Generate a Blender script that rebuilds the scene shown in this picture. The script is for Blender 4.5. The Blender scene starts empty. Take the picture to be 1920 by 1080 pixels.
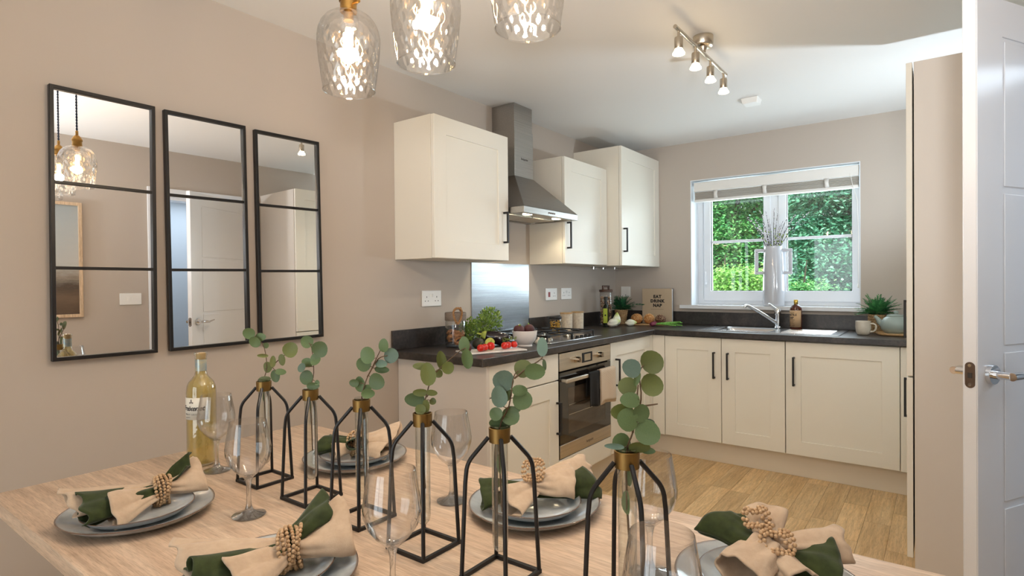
import bpy, bmesh, math, random
from mathutils import Vector, Matrix, noise
R = math.radians
sin, cos, pi = math.sin, math.cos, math.pi
scene = bpy.context.scene
COL = scene.collection
random.seed(11)

# ------------------------------------------------------------------ camera
cam_data = bpy.data.cameras.new('camera')
cam_data.sensor_width = 36.0
cam_data.lens = 36.0 * 1074.47 / 1920.0
cam_data.clip_start = 0.02
cam = bpy.data.objects.new('camera', cam_data)
COL.objects.link(cam)
_f = Vector((-0.59900, 0.80070, -0.00844))
_r = Vector((0.80075, 0.59894, -0.008665))
_u = Vector((0.001882, 0.01195, 0.999927))
cam.matrix_world = Matrix(((_r.x, _u.x, -_f.x, 2.27557), (_r.y, _u.y, -_f.y, 0.07815), (_r.z, _u.z, -_f.z, 1.24876), (0, 0, 0, 1)))
scene.camera = cam

# ------------------------------------------------------------------ world, lights, exposure
world = bpy.data.worlds.new('sky')
scene.world = world
world.use_nodes = True
wn = world.node_tree
bg = wn.nodes['Background']
sky = wn.nodes.new('ShaderNodeTexSky')
sky.sky_type = 'HOSEK_WILKIE'
sky.turbidity = 5.0
sky.ground_albedo = 0.3
sky.sun_direction = Vector((0.35, -0.5, 0.79)).normalized()
mixw = wn.nodes.new('ShaderNodeMix'); mixw.data_type = 'RGBA'
mixw.inputs[0].default_value = 0.75
mixw.inputs[7].default_value = (0.86, 0.93, 1.0, 1)
wn.links.new(sky.outputs[0], mixw.inputs[6])
wn.links.new(mixw.outputs[2], bg.inputs[0])
bg.inputs[1].default_value = 2.2

vs = scene.view_settings
vs.view_transform = 'Standard'
vs.look = 'None'
vs.exposure = 0.42
vs.gamma = 1.0
vs.use_curve_mapping = False
scene.cycles.use_denoising = True
scene.cycles.max_bounces = 9
scene.cycles.transparent_max_bounces = 20
scene.cycles.sample_clamp_indirect = 6.0
scene.cycles.caustics_reflective = False
scene.cycles.caustics_refractive = False


def light(name, kind, loc, power, color=(1, 1, 1), size=0.05, size_y=None, aim=None, spot=None, blend=0.5):
    d = bpy.data.lights.new(name, kind)
    d.energy = power
    d.color = color
    if kind == 'AREA':
        d.shape = 'RECTANGLE'
        d.size = size
        d.size_y = size_y or size
    else:
        d.shadow_soft_size = size
    if spot:
        d.spot_size = R(spot)
        d.spot_blend = blend
    o = bpy.data.objects.new(name, d)
    o.location = loc
    if aim is not None:
        o.rotation_euler = (Vector(aim) - Vector(loc)).to_track_quat('-Z', 'Y').to_euler()
    COL.objects.link(o)
    return o


sun = bpy.data.lights.new('sun', 'SUN')
sun.energy = 4.0
sun.color = (1.0, 0.95, 0.86)
sun.angle = R(1.5)
suno = bpy.data.objects.new('sun', sun)
suno.rotation_euler = Vector((-0.35, 0.5, -0.79)).to_track_quat('-Z', 'Y').to_euler()
COL.objects.link(suno)

WARM = (1.0, 0.80, 0.60)
COOL = (0.86, 0.93, 1.0)
ROOM_W, YF, H, YB = 2.76, 4.631, 2.363, -1.9
# daylight through the glazed patio doors behind the viewer
light('patio_daylight', 'AREA', (1.3, YB - 0.12, 1.15), 14, (0.90, 0.95, 1.0), 1.75, 2.0, aim=(1.3, 1.0, 1.5))
# photographer's second flash head, bounced off the ceiling behind the viewer
light('bounce_flash', 'SPOT', (2.40, -0.10, 1.50), 120, (0.92, 0.96, 1.0), 0.10, aim=(1.90, 0.95, 2.363), spot=118, blend=1.0)
# daylight through the kitchen window
light('window_daylight', 'AREA', (1.26, YF + 0.34, 1.52), 20, (0.78, 0.90, 1.0), 1.1, 0.85, aim=(1.3, 2.0, 1.25))
# photographer's small flash head standing behind the tall unit
light('flash_head', 'SPOT', (2.50, 3.63, 1.26), 36, (0.74, 0.88, 1.0), 0.03, aim=(1.75, 3.55, 2.6), spot=165, blend=0.6)
# daylit hallway beyond the open door
light('hall_daylight', 'AREA', (3.55, 2.6, 2.2), 9, (0.72, 0.86, 1.0), 0.8, 0.8, aim=(3.5, 2.4, 0.0))


# ------------------------------------------------------------------ helpers
def lin(c):
    return tuple(((x / 255.0) / 12.92 if x / 255.0 <= 0.04045 else ((x / 255.0 + 0.055) / 1.055) ** 2.4) for x in c)


def new_mat(name):
    m = bpy.data.materials.new(name)
    m.use_nodes = True
    nt = m.node_tree
    return m, nt, nt.nodes['Principled BSDF']


def setin(n, key, val):
    if key in n.inputs:
        n.inputs[key].default_value = val


def coords(nt, scale=(1, 1, 1), kind='Object', rot=(0, 0, 0)):
    tc = nt.nodes.new('ShaderNodeTexCoord')
    mp = nt.nodes.new('ShaderNodeMapping')
    mp.inputs['Scale'].default_value = scale
    mp.inputs['Rotation'].default_value = rot
    nt.links.new(tc.outputs[kind], mp.inputs[0])
    return mp.outputs[0]


def ntex(nt, vec, scale, detail=4, rough=0.55, dist=0.0):
    n = nt.nodes.new('ShaderNodeTexNoise')
    n.inputs['Scale'].default_value = scale
    n.inputs['Detail'].default_value = detail
    n.inputs['Roughness'].default_value = rough
    n.inputs['Distortion'].default_value = dist
    nt.links.new(vec, n.inputs['Vector'])
    return n.outputs['Fac']


def ramp(nt, fac, stops):
    r = nt.nodes.new('ShaderNodeValToRGB')
    e = r.color_ramp.elements
    while len(e) < len(stops):
        e.new(0.5)
    for el, (p, c) in zip(e, stops):
        el.position = p
        el.color = (*c, 1)
    nt.links.new(fac, r.inputs[0])
    return r.outputs[0]


def mixc(nt, fac, a, b, mode='MIX'):
    m = nt.nodes.new('ShaderNodeMix')
    m.data_type = 'RGBA'
    m.blend_type = mode
    for i, v in ((0, fac), (6, a), (7, b)):
        if isinstance(v, (int, float)):
            m.inputs[i].default_value = v
        elif isinstance(v, tuple):
            m.inputs[i].default_value = (*v, 1) if len(v) == 3 else v
        else:
            nt.links.new(v, m.inputs[i])
    return m.outputs[2]


def bump(nt, p, height, strength=0.2, dist=0.01):
    b = nt.nodes.new('ShaderNodeBump')
    b.inputs['Strength'].default_value = strength
    b.inputs['Distance'].default_value = dist
    nt.links.new(height, b.inputs['Height'])
    nt.links.new(b.outputs[0], p.inputs['Normal'])


def pm(name, col, rough=0.5, metal=0.0, spec=0.5, noise_=None, bump_=None, coat=0.0, emis=None, es=0.0, sheen=0.0, trans=0.0, ior=1.45, aniso=0.0, sss=0.0, alpha=1.0):
    """noise_ = (scale, second colour, low, high, stretch) ; bump_ = (scale, strength, distance, stretch)"""
    m, nt, p = new_mat(name)
    c = lin(col)
    p.inputs['Base Color'].default_value = (*c, 1)
    p.inputs['Roughness'].default_value = rough
    p.inputs['Metallic'].default_value = metal
    setin(p, 'Specular IOR Level', spec)
    setin(p, 'Coat Weight', coat)
    setin(p, 'Coat Roughness', 0.08)
    setin(p, 'Sheen Weight', sheen)
    setin(p, 'Transmission Weight', trans)
    setin(p, 'IOR', ior)
    setin(p, 'Anisotropic', aniso)
    if sss:
        setin(p, 'Subsurface Weight', sss)
        setin(p, 'Subsurface Scale', 0.01)
    if emis:
        p.inputs['Emission Color'].default_value = (*lin(emis), 1)
        p.inputs['Emission Strength'].default_value = es
    if noise_:
        sc, c2, lo, hi, st = noise_
        f = ntex(nt, coords(nt, st), sc, 6)
        nt.links.new(ramp(nt, f, [(lo, c), (hi, lin(c2))]), p.inputs['Base Color'])
    if bump_:
        sc, s, d, st = bump_
        f = ntex(nt, coords(nt, st), sc, 4)
        bump(nt, p, f, s, d)
    return m


def thin_glass(name, tint=(1, 1, 1), ior=1.5, rough=0.0, refr=0.0, extra=0.0, tl=0.97, edge=0.85, power=2.2, base=0.05):
    m = bpy.data.materials.new(name)
    m.use_nodes = True
    nt = m.node_tree
    nt.nodes.clear()
    out = nt.nodes.new('ShaderNodeOutputMaterial')
    tr = nt.nodes.new('ShaderNodeBsdfTransparent')
    tr.inputs[0].default_value = (tint[0] * tl, tint[1] * tl, tint[2] * tl, 1)
    gl = nt.nodes.new('ShaderNodeBsdfGlossy')
    gl.inputs['Roughness'].default_value = rough
    fr = nt.nodes.new('ShaderNodeLayerWeight')
    fr.inputs[0].default_value = 0.5
    pw_ = nt.nodes.new('ShaderNodeMath')
    pw_.operation = 'POWER'
    pw_.inputs[1].default_value = power
    nt.links.new(fr.outputs['Facing'], pw_.inputs[0])
    sc_ = nt.nodes.new('ShaderNodeMath')
    sc_.operation = 'MULTIPLY_ADD'
    sc_.inputs[1].default_value = edge
    sc_.inputs[2].default_value = base
    nt.links.new(pw_.outputs[0], sc_.inputs[0])
    mx = nt.nodes.new('ShaderNodeMixShader')
    src = tr.outputs[0]
    if refr:
        rf = nt.nodes.new('ShaderNodeBsdfRefraction')
        rf.inputs['IOR'].default_value = 1.35
        rf.inputs['Roughness'].default_value = 0.02
        m2 = nt.nodes.new('ShaderNodeMixShader')
        m2.inputs[0].default_value = refr
        nt.links.new(tr.outputs[0], m2.inputs[1])
        nt.links.new(rf.outputs[0], m2.inputs[2])
        src = m2.outputs[0]
    ad = nt.nodes.new('ShaderNodeMath')
    ad.operation = 'ADD'
    ad.use_clamp = True
    ad.inputs[1].default_value = extra
    nt.links.new(sc_.outputs[0], ad.inputs[0])
    nt.links.new(ad.outputs[0], mx.inputs[0])
    nt.links.new(src, mx.inputs[1])
    nt.links.new(gl.outputs[0], mx.inputs[2])
    nt.links.new(mx.outputs[0], out.inputs[0])
    return m


class MB:
    def __init__(s):
        s.v = []
        s.f = []
        s.mi = []
        s.cur = 0

    def add(s, vs_, fs, M=None):
        b = len(s.v)
        for v in vs_:
            v = Vector(v)
            s.v.append(tuple(M @ v) if M else tuple(v))
        for f in fs:
            s.f.append(tuple(i + b for i in f))
            s.mi.append(s.cur)
        return s

    def box(s, x0, x1, y0, y1, z0, z1, M=None):
        v = [(x, y, z) for z in (z0, z1) for y in (y0, y1) for x in (x0, x1)]
        return s.add(v, [(0, 2, 3, 1), (4, 5, 7, 6), (0, 1, 5, 4), (2, 6, 7, 3), (0, 4, 6, 2), (1, 3, 7, 5)], M)

    def lathe(s, prof, n=32, M=None, closed_ends=True, rfun=None):
        vs_ = []
        for (r, z) in prof:
            for i in range(n):
                a = 2 * pi * i / n
                rr = r if rfun is None else rfun(r, z, a)
                vs_.append((rr * cos(a), rr * sin(a), z))
        fs = []
        for k in range(len(prof) - 1):
            for i in range(n):
                j = (i + 1) % n
                fs.append((k * n + i, k * n + j, (k + 1) * n + j, (k + 1) * n + i))
        if closed_ends:
            if prof[0][0] > 1e-6:
                fs.append(tuple(reversed(range(n))))
            if prof[-1][0] > 1e-6:
                b = (len(prof) - 1) * n
                fs.append(tuple(range(b, b + n)))
        return s.add(vs_, fs, M)

    def cyl(s, p0, p1, r0, r1=None, n=16):
        return s.tube([p0, p1], [r0, r0 if r1 is None else r1], n)

    def tube(s, pts, r, n=10, cap=True, closed=False, sq=None):
        pts = [Vector(p) for p in pts]
        if not isinstance(r, (list, tuple)):
            r = [r] * len(pts)
        m = len(pts)
        vs_ = []
        prev = None
        for k, p in enumerate(pts):
            if closed:
                t = (pts[(k + 1) % m] - pts[k - 1])
            else:
                t = pts[min(k + 1, m - 1)] - pts[max(k - 1, 0)]
            t.normalize()
            if prev is None:
                a = Vector((0, 0, 1)) if abs(t.z) < 0.9 else Vector((1, 0, 0))
                nx = t.cross(a).normalized()
            else:
                nx = (prev - t * prev.dot(t)).normalized()
            prev = nx
            ny = t.cross(nx)
            for i in range(n):
                an = 2 * pi * i / n + (pi / 4 if n == 4 else 0)
                vs_.append(p + (nx * cos(an) + ny * sin(an)) * r[k])
        fs = []
        for k in range(m - (0 if closed else 1)):
            k2 = (k + 1) % m
            for i in range(n):
                j = (i + 1) % n
                fs.append((k * n + i, k * n + j, k2 * n + j, k2 * n + i))
        if cap and not closed:
            fs.append(tuple(reversed(range(n))))
            fs.append(tuple(range((m - 1) * n, m * n)))
        return s.add(vs_, fs)

    def sphere(s, c, r, n=12, m=8, sc=(1, 1, 1), M=None):
        vs_ = [(c[0], c[1], c[2] + r * sc[2])]
        for k in range(1, m):
            ph = pi * k / m
            for i in range(n):
                a = 2 * pi * i / n
                vs_.append((c[0] + r * sc[0] * sin(ph) * cos(a), c[1] + r * sc[1] * sin(ph) * sin(a), c[2] + r * sc[2] * cos(ph)))
        vs_.append((c[0], c[1], c[2] - r * sc[2]))
        fs = []
        for i in range(n):
            fs.append((0, 1 + i, 1 + (i + 1) % n))
        for k in range(m - 2):
            for i in range(n):
                j = (i + 1) % n
                a = 1 + k * n
                fs.append((a + i, a + n + i, a + n + j, a + j))
        a = 1 + (m - 2) * n
        for i in range(n):
            fs.append((a + i, len(vs_) - 1, a + (i + 1) % n))
        return s.add(vs_, fs, M)

    def cells(s, xs, ys, mask, z0, z1, axes=(0, 1, 2)):
        """a slab cut into cells; mask(i, j) says which cells are solid; axes maps (a, b, depth) to x, y, z"""
        idx = {}
        vs_ = []
        fs = []

        def V(i, j, k):
            key = (i, j, k)
            if key not in idx:
                p = [0, 0, 0]
                p[axes[0]] = xs[i]
                p[axes[1]] = ys[j]
                p[axes[2]] = (z0, z1)[k]
                idx[key] = len(vs_)
                vs_.append(tuple(p))
            return idx[key]
        nx, ny = len(xs) - 1, len(ys) - 1
        ok = lambda i, j: 0 <= i < nx and 0 <= j < ny and mask(i, j)
        for i in range(nx):
            for j in range(ny):
                if not ok(i, j):
                    continue
                fs.append((V(i, j, 1), V(i + 1, j, 1), V(i + 1, j + 1, 1), V(i, j + 1, 1)))
                fs.append((V(i, j, 0), V(i, j + 1, 0), V(i + 1, j + 1, 0), V(i + 1, j, 0)))
                if not ok(i - 1, j):
                    fs.append((V(i, j, 0), V(i, j, 1), V(i, j + 1, 1), V(i, j + 1, 0)))
                if not ok(i + 1, j):
                    fs.append((V(i + 1, j, 0), V(i + 1, j + 1, 0), V(i + 1, j + 1, 1), V(i + 1, j, 1)))
                if not ok(i, j - 1):
                    fs.append((V(i, j, 0), V(i + 1, j, 0), V(i + 1, j, 1), V(i, j, 1)))
                if not ok(i, j + 1):
                    fs.append((V(i, j + 1, 0), V(i, j + 1, 1), V(i + 1, j + 1, 1), V(i + 1, j + 1, 0)))
        return s.add(vs_, fs)

    def build(s, name, mat, parent=None, smooth=40, bevel=0.0, loc=None, seg=2, solid=0.0, fix=True):
        me = bpy.data.meshes.new(name)
        me.from_pydata(s.v, [], s.f)
        mats = mat if isinstance(mat, (list, tuple)) else [mat]
        for m in mats:
            me.materials.append(m)
        if len(mats) > 1:
            me.polygons.foreach_set('material_index', s.mi)
        if fix:
            bm = bmesh.new()
            bm.from_mesh(me)
            bmesh.ops.recalc_face_normals(bm, faces=bm.faces)
            bm.to_mesh(me)
            bm.free()
        if smooth:
            me.polygons.foreach_set('use_smooth', [True] * len(me.polygons))
            me.set_sharp_from_angle(angle=R(smooth))
        me.update()
        o = bpy.data.objects.new(name, me)
        COL.objects.link(o)
        if parent:
            o.parent = parent
        if loc:
            o.location = loc
        if solid:
            md = o.modifiers.new('solid', 'SOLIDIFY')
            md.thickness = solid
            md.offset = 0
        if bevel:
            md = o.modifiers.new('bevel', 'BEVEL')
            md.width = bevel
            md.segments = seg
            md.limit_method = 'ANGLE'
            md.angle_limit = R(50)
        return o


def tag(o, label, cat, group=None):
    o['label'] = label
    o['category'] = cat
    if group:
        o['group'] = group
    return o


def thing(name, label, cat, loc=(0, 0, 0), rz=0.0, group=None):
    o = bpy.data.objects.new(name, None)
    o.empty_display_size = 0.05
    o.location = loc
    o.rotation_euler = (0, 0, rz)
    COL.objects.link(o)
    return tag(o, label, cat, group)


def struct(o):
    o['kind'] = 'structure'
    return o


def sempty(name, loc=(0, 0, 0)):
    o = bpy.data.objects.new(name, None)
    o.location = loc
    COL.objects.link(o)
    return struct(o)


def text_mesh(txt, size, M, extrude=0.0004, shear=0.0, space=1.0, bold=0.0, bend=None, align='CENTER', linesp=1.0):
    """lettering as an MB; text lies in local xy, M places it; bend = radius of a cylinder about local y"""
    cu = bpy.data.curves.new('lettering', 'FONT')
    cu.body = txt
    cu.size = size
    cu.align_x = align
    cu.align_y = 'CENTER'
    cu.extrude = extrude
    cu.shear = shear
    cu.space_character = space
    cu.space_line = linesp
    cu.offset = bold
    cu.resolution_u = 3
    o = bpy.data.objects.new('lettering', cu)
    COL.objects.link(o)
    dg = bpy.context.evaluated_depsgraph_get()
    me = bpy.data.meshes.new_from_object(o.evaluated_get(dg))
    vs_ = [v.co.copy() for v in me.vertices]
    fs = [tuple(p.vertices) for p in me.polygons]
    bpy.data.objects.remove(o)
    bpy.data.curves.remove(cu)
    bpy.data.meshes.remove(me)
    if bend:
        vs_ = [Vector(((bend + v.z) * sin(v.x / bend), v.y, (bend + v.z) * cos(v.x / bend))) for v in vs_]
    mb = MB()
    mb.add(vs_, fs, M)
    return mb


def frame_M(origin, xdir, ydir):
    x = Vector(xdir).normalized()
    y = Vector(ydir).normalized()
    z = x.cross(y)
    o = Vector(origin)
    return Matrix(((x.x, y.x, z.x, o.x), (x.y, y.y, z.y, o.y), (x.z, y.z, z.z, o.z), (0, 0, 0, 1)))


def arc(p0, p1, p2, n=6):
    """quadratic curve points"""
    p0, p1, p2 = Vector(p0), Vector(p1), Vector(p2)
    return [p0 * (1 - t) ** 2 + p1 * 2 * t * (1 - t) + p2 * t * t for t in [i / n for i in range(n + 1)]]


# ------------------------------------------------------------------ materials
def wood_mat(name, c1, c2, c3, axis=0, rough=0.42, rnd=0.0, scale=1.0, knots=True):
    m, nt, p = new_mat(name)
    st = [14 * scale] * 3
    st[axis] = 0.9 * scale
    vec = coords(nt, tuple(st))
    if rnd:
        oi = nt.nodes.new('ShaderNodeObjectInfo')
        ml = nt.nodes.new('ShaderNodeMath'); ml.operation = 'MULTIPLY'; ml.inputs[1].default_value = 37.0
        nt.links.new(oi.outputs['Random'], ml.inputs[0])
        va = nt.nodes.new('ShaderNodeVectorMath'); va.operation = 'ADD'
        nt.links.new(vec, va.inputs[0]); nt.links.new(ml.outputs[0], va.inputs[1])
        vec = va.outputs[0]
    f1 = ntex(nt, vec, 1.4, 8, 0.65, 1.1)
    f2 = ntex(nt, vec, 9.0, 3, 0.6, 0.2)
    base = ramp(nt, f1, [(0.30, lin(c1)), (0.5, lin(c2)), (0.72, lin(c3))])
    f3 = ntex(nt, vec, 34.0, 2, 0.5, 0.1)
    fine = ramp(nt, f2, [(0.35, (0.74, 0.71, 0.68)), (0.62, (1.06, 1.05, 1.04))])
    c = mixc(nt, 0.75, base, fine, 'MULTIPLY')
    c = mixc(nt, 0.6, c, ramp(nt, f3, [(0.36, (0.70, 0.66, 0.62)), (0.50, (1.03, 1.03, 1.03))]), 'MULTIPLY')
    if rnd:
        hs = nt.nodes.new('ShaderNodeHueSaturation')
        mr = nt.nodes.new('ShaderNodeMapRange')
        mr.inputs[3].default_value = 1 - rnd; mr.inputs[4].default_value = 1 + rnd
        nt.links.new(oi.outputs['Random'], mr.inputs[0])
        nt.links.new(mr.outputs[0], hs.inputs['Value'])
        nt.links.new(c, hs.inputs['Color'])
        c = hs.outputs[0]
    nt.links.new(c, p.inputs['Base Color'])
    p.inputs['Roughness'].default_value = rough
    bump(nt, p, f2, 0.08, 0.002)
    return m


def steel_mat(name, col=(196, 194, 190), rough=0.28, axis=1, fine=260, var=0.12):
    m, nt, p = new_mat(name)
    st = [fine] * 3
    st[axis] = 2.0
    f = ntex(nt, coords(nt, tuple(st)), 1.0, 2)
    c = lin(col)
    nt.links.new(ramp(nt, f, [(0.3, tuple(x * (1 - var) for x in c)), (0.7, tuple(min(1, x * (1 + var)) for x in c))]), p.inputs['Base Color'])
    p.inputs['Metallic'].default_value = 1.0
    p.inputs['Roughness'].default_value = rough
    bump(nt, p, f, 0.05, 0.0006)
    return m


M = {}
M['wall'] = pm('greige_wall_paint', (190, 179, 168), 0.85, spec=0.2, bump_=(90, 0.06, 0.002, (1, 1, 1)))
M['ceiling'] = pm('white_ceiling_paint', (232, 230, 227), 0.9, spec=0.2, bump_=(90, 0.05, 0.002, (1, 1, 1)))
M['white_gloss'] = pm('white_gloss_paint', (232, 233, 236), 0.18, spec=0.5)
M['upvc'] = pm('white_window_plastic', (226, 228, 232), 0.3)
M['cream'] = pm('cream_cabinet_paint', (233, 228, 216), 0.38, spec=0.4)
M['cream_side'] = pm('cream_cabinet_side', (230, 223, 209), 0.42, spec=0.4)
M['tall_side'] = pm('cream_tall_side', (216, 208, 199), 0.42, spec=0.4)
M['plinth'] = pm('cream_plinth', (222, 211, 193), 0.45, spec=0.4)
M['black'] = pm('black_satin_metal', (26, 24, 24), 0.42, spec=0.5)
M['black_frame'] = pm('black_mirror_frame', (20, 18, 19), 0.4)
M['dark_gap'] = pm('dark_gap', (30, 27, 25), 0.8)
M['mirror'] = pm('mirror_silver', (250, 251, 252), 0.0, 1.0)
M['steel'] = steel_mat('brushed_steel', (176, 173, 168), 0.30, 1)
M['steel_dark'] = steel_mat('hood_steel', (150, 147, 143), 0.30, 1, var=0.06)
M['steel_v'] = steel_mat('splashback_steel', (178, 182, 186), 0.26, 1)
M['sink_steel'] = steel_mat('sink_steel', (205, 206, 208), 0.22, 0, 200, 0.06)
M['oven_steel'] = steel_mat('oven_steel', (205, 196, 182), 0.32, 1)
M['chrome'] = pm('chrome', (225, 226, 228), 0.06, 1.0)
M['nickel'] = pm('satin_nickel', (196, 186, 170), 0.24, 1.0)
M['dull_plate'] = pm('latch_plate_metal', (120, 105, 95), 0.4, 1.0)
M['brass'] = pm('aged_brass', (176, 138, 78), 0.32, 1.0, noise_=(30, (140, 104, 56), 0.4, 0.7, (1, 1, 1)))
M['collar_brass'] = pm('antique_brass_collar', (140, 112, 66), 0.42, 1.0)
M['socket'] = pm('white_socket_plastic', (240, 239, 236), 0.35)
M['red'] = pm('red_switch', (140, 24, 24), 0.4)
M['slot'] = pm('socket_slot', (60, 56, 54), 0.7)
M['worktop'] = None
m_, nt_, p_ = new_mat('dark_stone_laminate')
v_ = coords(nt_, (1, 1, 1))
fa = ntex(nt_, v_, 7, 8, 0.7, 0.6)
fb = ntex(nt_, v_, 60, 5, 0.7)
ca = ramp(nt_, fa, [(0.3, lin((36, 33, 32))), (0.55, lin((56, 51, 49))), (0.75, lin((84, 77, 72)))])
cb = ramp(nt_, fb, [(0.35, (0.45, 0.45, 0.46)), (0.7, (1.5, 1.45, 1.4))])
nt_.links.new(mixc(nt_, 0.7, ca, cb, 'MULTIPLY'), p_.inputs['Base Color'])
p_.inputs['Roughness'].default_value = 0.34
bump(nt_, p_, fb, 0.05, 0.002)
M['worktop'] = m_
M['table'] = wood_mat('light_oak_table', (188, 162, 138), (206, 181, 157), (217, 196, 173), 0, 0.42)
M['table_edge'] = wood_mat('oak_table_edge', (140, 106, 80), (156, 122, 94), (168, 134, 106), 0, 0.5)
M['floor'] = wood_mat('oak_floor', (204, 166, 114), (222, 188, 138), (234, 206, 160), 1, 0.36, 0.13, 0.8)
M['floor_base'] = pm('floor_base', (96, 70, 42), 0.6)
M['glass'] = thin_glass('clear_glass', (1, 1, 1), 1.45)
M['pane'] = thin_glass('window_pane_glass', (0.98, 1, 0.99), 1.45, edge=0.6, power=4)
M['shade_glass'] = thin_glass('cut_glass_shade', (1, 0.985, 0.96), 1.5, 0.03, refr=0.22, extra=0.07, edge=0.4)
M['tube_glass'] = thin_glass('tube_glass', (0.99, 1, 0.99), 1.5, 0.0, edge=0.6)
M['stem_glass'] = thin_glass('solid_glass', (0.99, 1, 1), 1.5, 0.02, refr=0.5, extra=0.08, edge=0.7, tl=0.96)
M['bulb'] = pm('glowing_bulb', (255, 236, 200), 0.4, emis=(255, 214, 150), es=30)
M['filament'] = pm('glowing_filament', (255, 226, 180), 0.4, emis=(255, 205, 130), es=160)
M['spot_glow'] = pm('spot_bulb_glow', (255, 240, 215), 0.4, emis=(255, 226, 180), es=14)
M['hood_glow'] = pm('hood_light_glow', (255, 244, 220), 0.4, emis=(255, 232, 190), es=16)
M['cord'] = pm('navy_braided_cord', (28, 40, 62), 0.8)
M['cord2'] = pm('navy_braided_cord_light', (70, 84, 108), 0.8)


def leaf_mat(name, c1, c2, back, rough=0.5, scale=40):
    m, nt, p = new_mat(name)
    f = ntex(nt, coords(nt), scale, 4)
    oi = nt.nodes.new('ShaderNodeObjectInfo')
    c = ramp(nt, f, [(0.3, lin(c1)), (0.7, lin(c2))])
    g = nt.nodes.new('ShaderNodeNewGeometry')
    c = mixc(nt, g.outputs['Backfacing'], c, lin(back))
    hs = nt.nodes.new('ShaderNodeHueSaturation')
    mr = nt.nodes.new('ShaderNodeMapRange')
    mr.inputs[3].default_value = 0.78
    mr.inputs[4].default_value = 1.18
    nt.links.new(oi.outputs['Random'], mr.inputs[0])
    nt.links.new(mr.outputs[0], hs.inputs['Value'])
    nt.links.new(c, hs.inputs['Color'])
    nt.links.new(hs.outputs[0], p.inputs['Base Color'])
    p.inputs['Roughness'].default_value = rough
    return m


M['euc'] = leaf_mat('eucalyptus_leaf', (74, 98, 56), (112, 132, 88), (98, 112, 56))
M['euc_blue'] = leaf_mat('eucalyptus_leaf_bluish', (82, 106, 92), (116, 138, 120), (84, 106, 80))
M['euc_olive'] = leaf_mat('eucalyptus_leaf_olive', (86, 96, 42), (112, 118, 62), (104, 110, 54))
M['euc_stem'] = pm('eucalyptus_stem', (92, 70, 48), 0.6)
M['herb'] = leaf_mat('thyme_leaf', (104, 146, 48), (176, 200, 96), (122, 156, 68), scale=60)
M['fern'] = leaf_mat('fern_leaf', (20, 74, 46), (60, 128, 76), (40, 90, 60), scale=60)
M['fern2'] = leaf_mat('fern_leaf_bright', (40, 110, 62), (96, 168, 100), (60, 120, 70), scale=60)


def plate_mat():
    m, nt, p = new_mat('reactive_glaze_stoneware')
    vec = coords(nt)
    sx = nt.nodes.new('ShaderNodeSeparateXYZ')
    nt.links.new(vec, sx.inputs[0])
    f = ntex(nt, vec, 22, 5)
    blue = ramp(nt, f, [(0.3, lin((156, 164, 168))), (0.55, lin((176, 182, 185))), (0.8, lin((196, 198, 196)))])
    # brown glaze on the rim edge, by the attribute written on the mesh
    at = nt.nodes.new('ShaderNodeAttribute')
    at.attribute_name = 'rim'
    nt.links.new(mixc(nt, at.outputs['Fac'], blue, lin((92, 66, 50))), p.inputs['Base Color'])
    p.inputs['Roughness'].default_value = 0.16
    setin(p, 'Coat Weight', 0.5)
    setin(p, 'Coat Roughness', 0.05)
    bump(nt, p, ntex(nt, vec, 14, 3), 0.10, 0.01)
    return m


M['plate'] = plate_mat()


def linen_mat(name, c1, c2):
    m, nt, p = new_mat(name)
    vec = coords(nt)
    f = ntex(nt, vec, 60, 6)
    nt.links.new(ramp(nt, f, [(0.3, lin(c1)), (0.7, lin(c2))]), p.inputs['Base Color'])
    p.inputs['Roughness'].default_value = 0.9
    setin(p, 'Sheen Weight', 0.25)
    setin(p, 'Specular IOR Level', 0.15)
    bump(nt, p, ntex(nt, vec, 900, 2), 0.35, 0.0008)
    return m


M['linen'] = linen_mat('beige_linen', (184, 160, 136), (200, 178, 154))
M['green_linen'] = linen_mat('forest_green_linen', (42, 52, 27), (60, 70, 37))
M['bead'] = pm('wooden_bead', (204, 172, 134), 0.5, noise_=(200, (166, 130, 94), 0.4, 0.7, (1, 1, 1)))
# ------------------------------------------------------------------ the room
WX0, WX1, WZ0, WZ1 = 0.667, 1.839, 1.060, 2.0585       # window opening
WT = 0.30
DY0, DY1, DZ = 1.915, 2.69, 2.0                          # doorway in the right wall
mb = MB().box(-0.12, 0, YB - 0.12, YF + WT, 0, H)
struct(mb.build('wall_left', M['wall']))
mb = MB().cells([0, WX0, WX1, ROOM_W], [0, WZ0, WZ1, H], lambda i, j: not (i == 1 and j == 1), YF, YF + WT, (0, 2, 1))
struct(mb.build('wall_far', M['wall'], smooth=0))
mb = MB().cells([YB - 0.12, DY0, DY1, YF + WT], [0, DZ, H], lambda i, j: not (i == 1 and j == 0), ROOM_W, ROOM_W + 0.12, (1, 2, 0))
struct(mb.build('wall_right', M['wall'], smooth=0))
PX0, PX1, PZ = 0.40, 2.20, 2.10                          # patio doors behind the viewer
mb = MB().cells([0, PX0, PX1, ROOM_W], [0, PZ, H], lambda i, j: not (i == 1 and j == 0), YB - 0.12, YB, (0, 2, 1))
struct(mb.build('wall_near', M['wall'], smooth=0))
mb = MB().box(-0.12, ROOM_W + 1.6, YB - 0.12, YF + WT, H, H + 0.14)
struct(mb.build('ceiling', M['ceiling'], smooth=0))
mb = MB().box(-0.12, ROOM_W + 1.6, YB - 0.12, YF + WT, -0.12, -0.004)
floor = struct(mb.build('floor', M['floor_base'], smooth=0))
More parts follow.
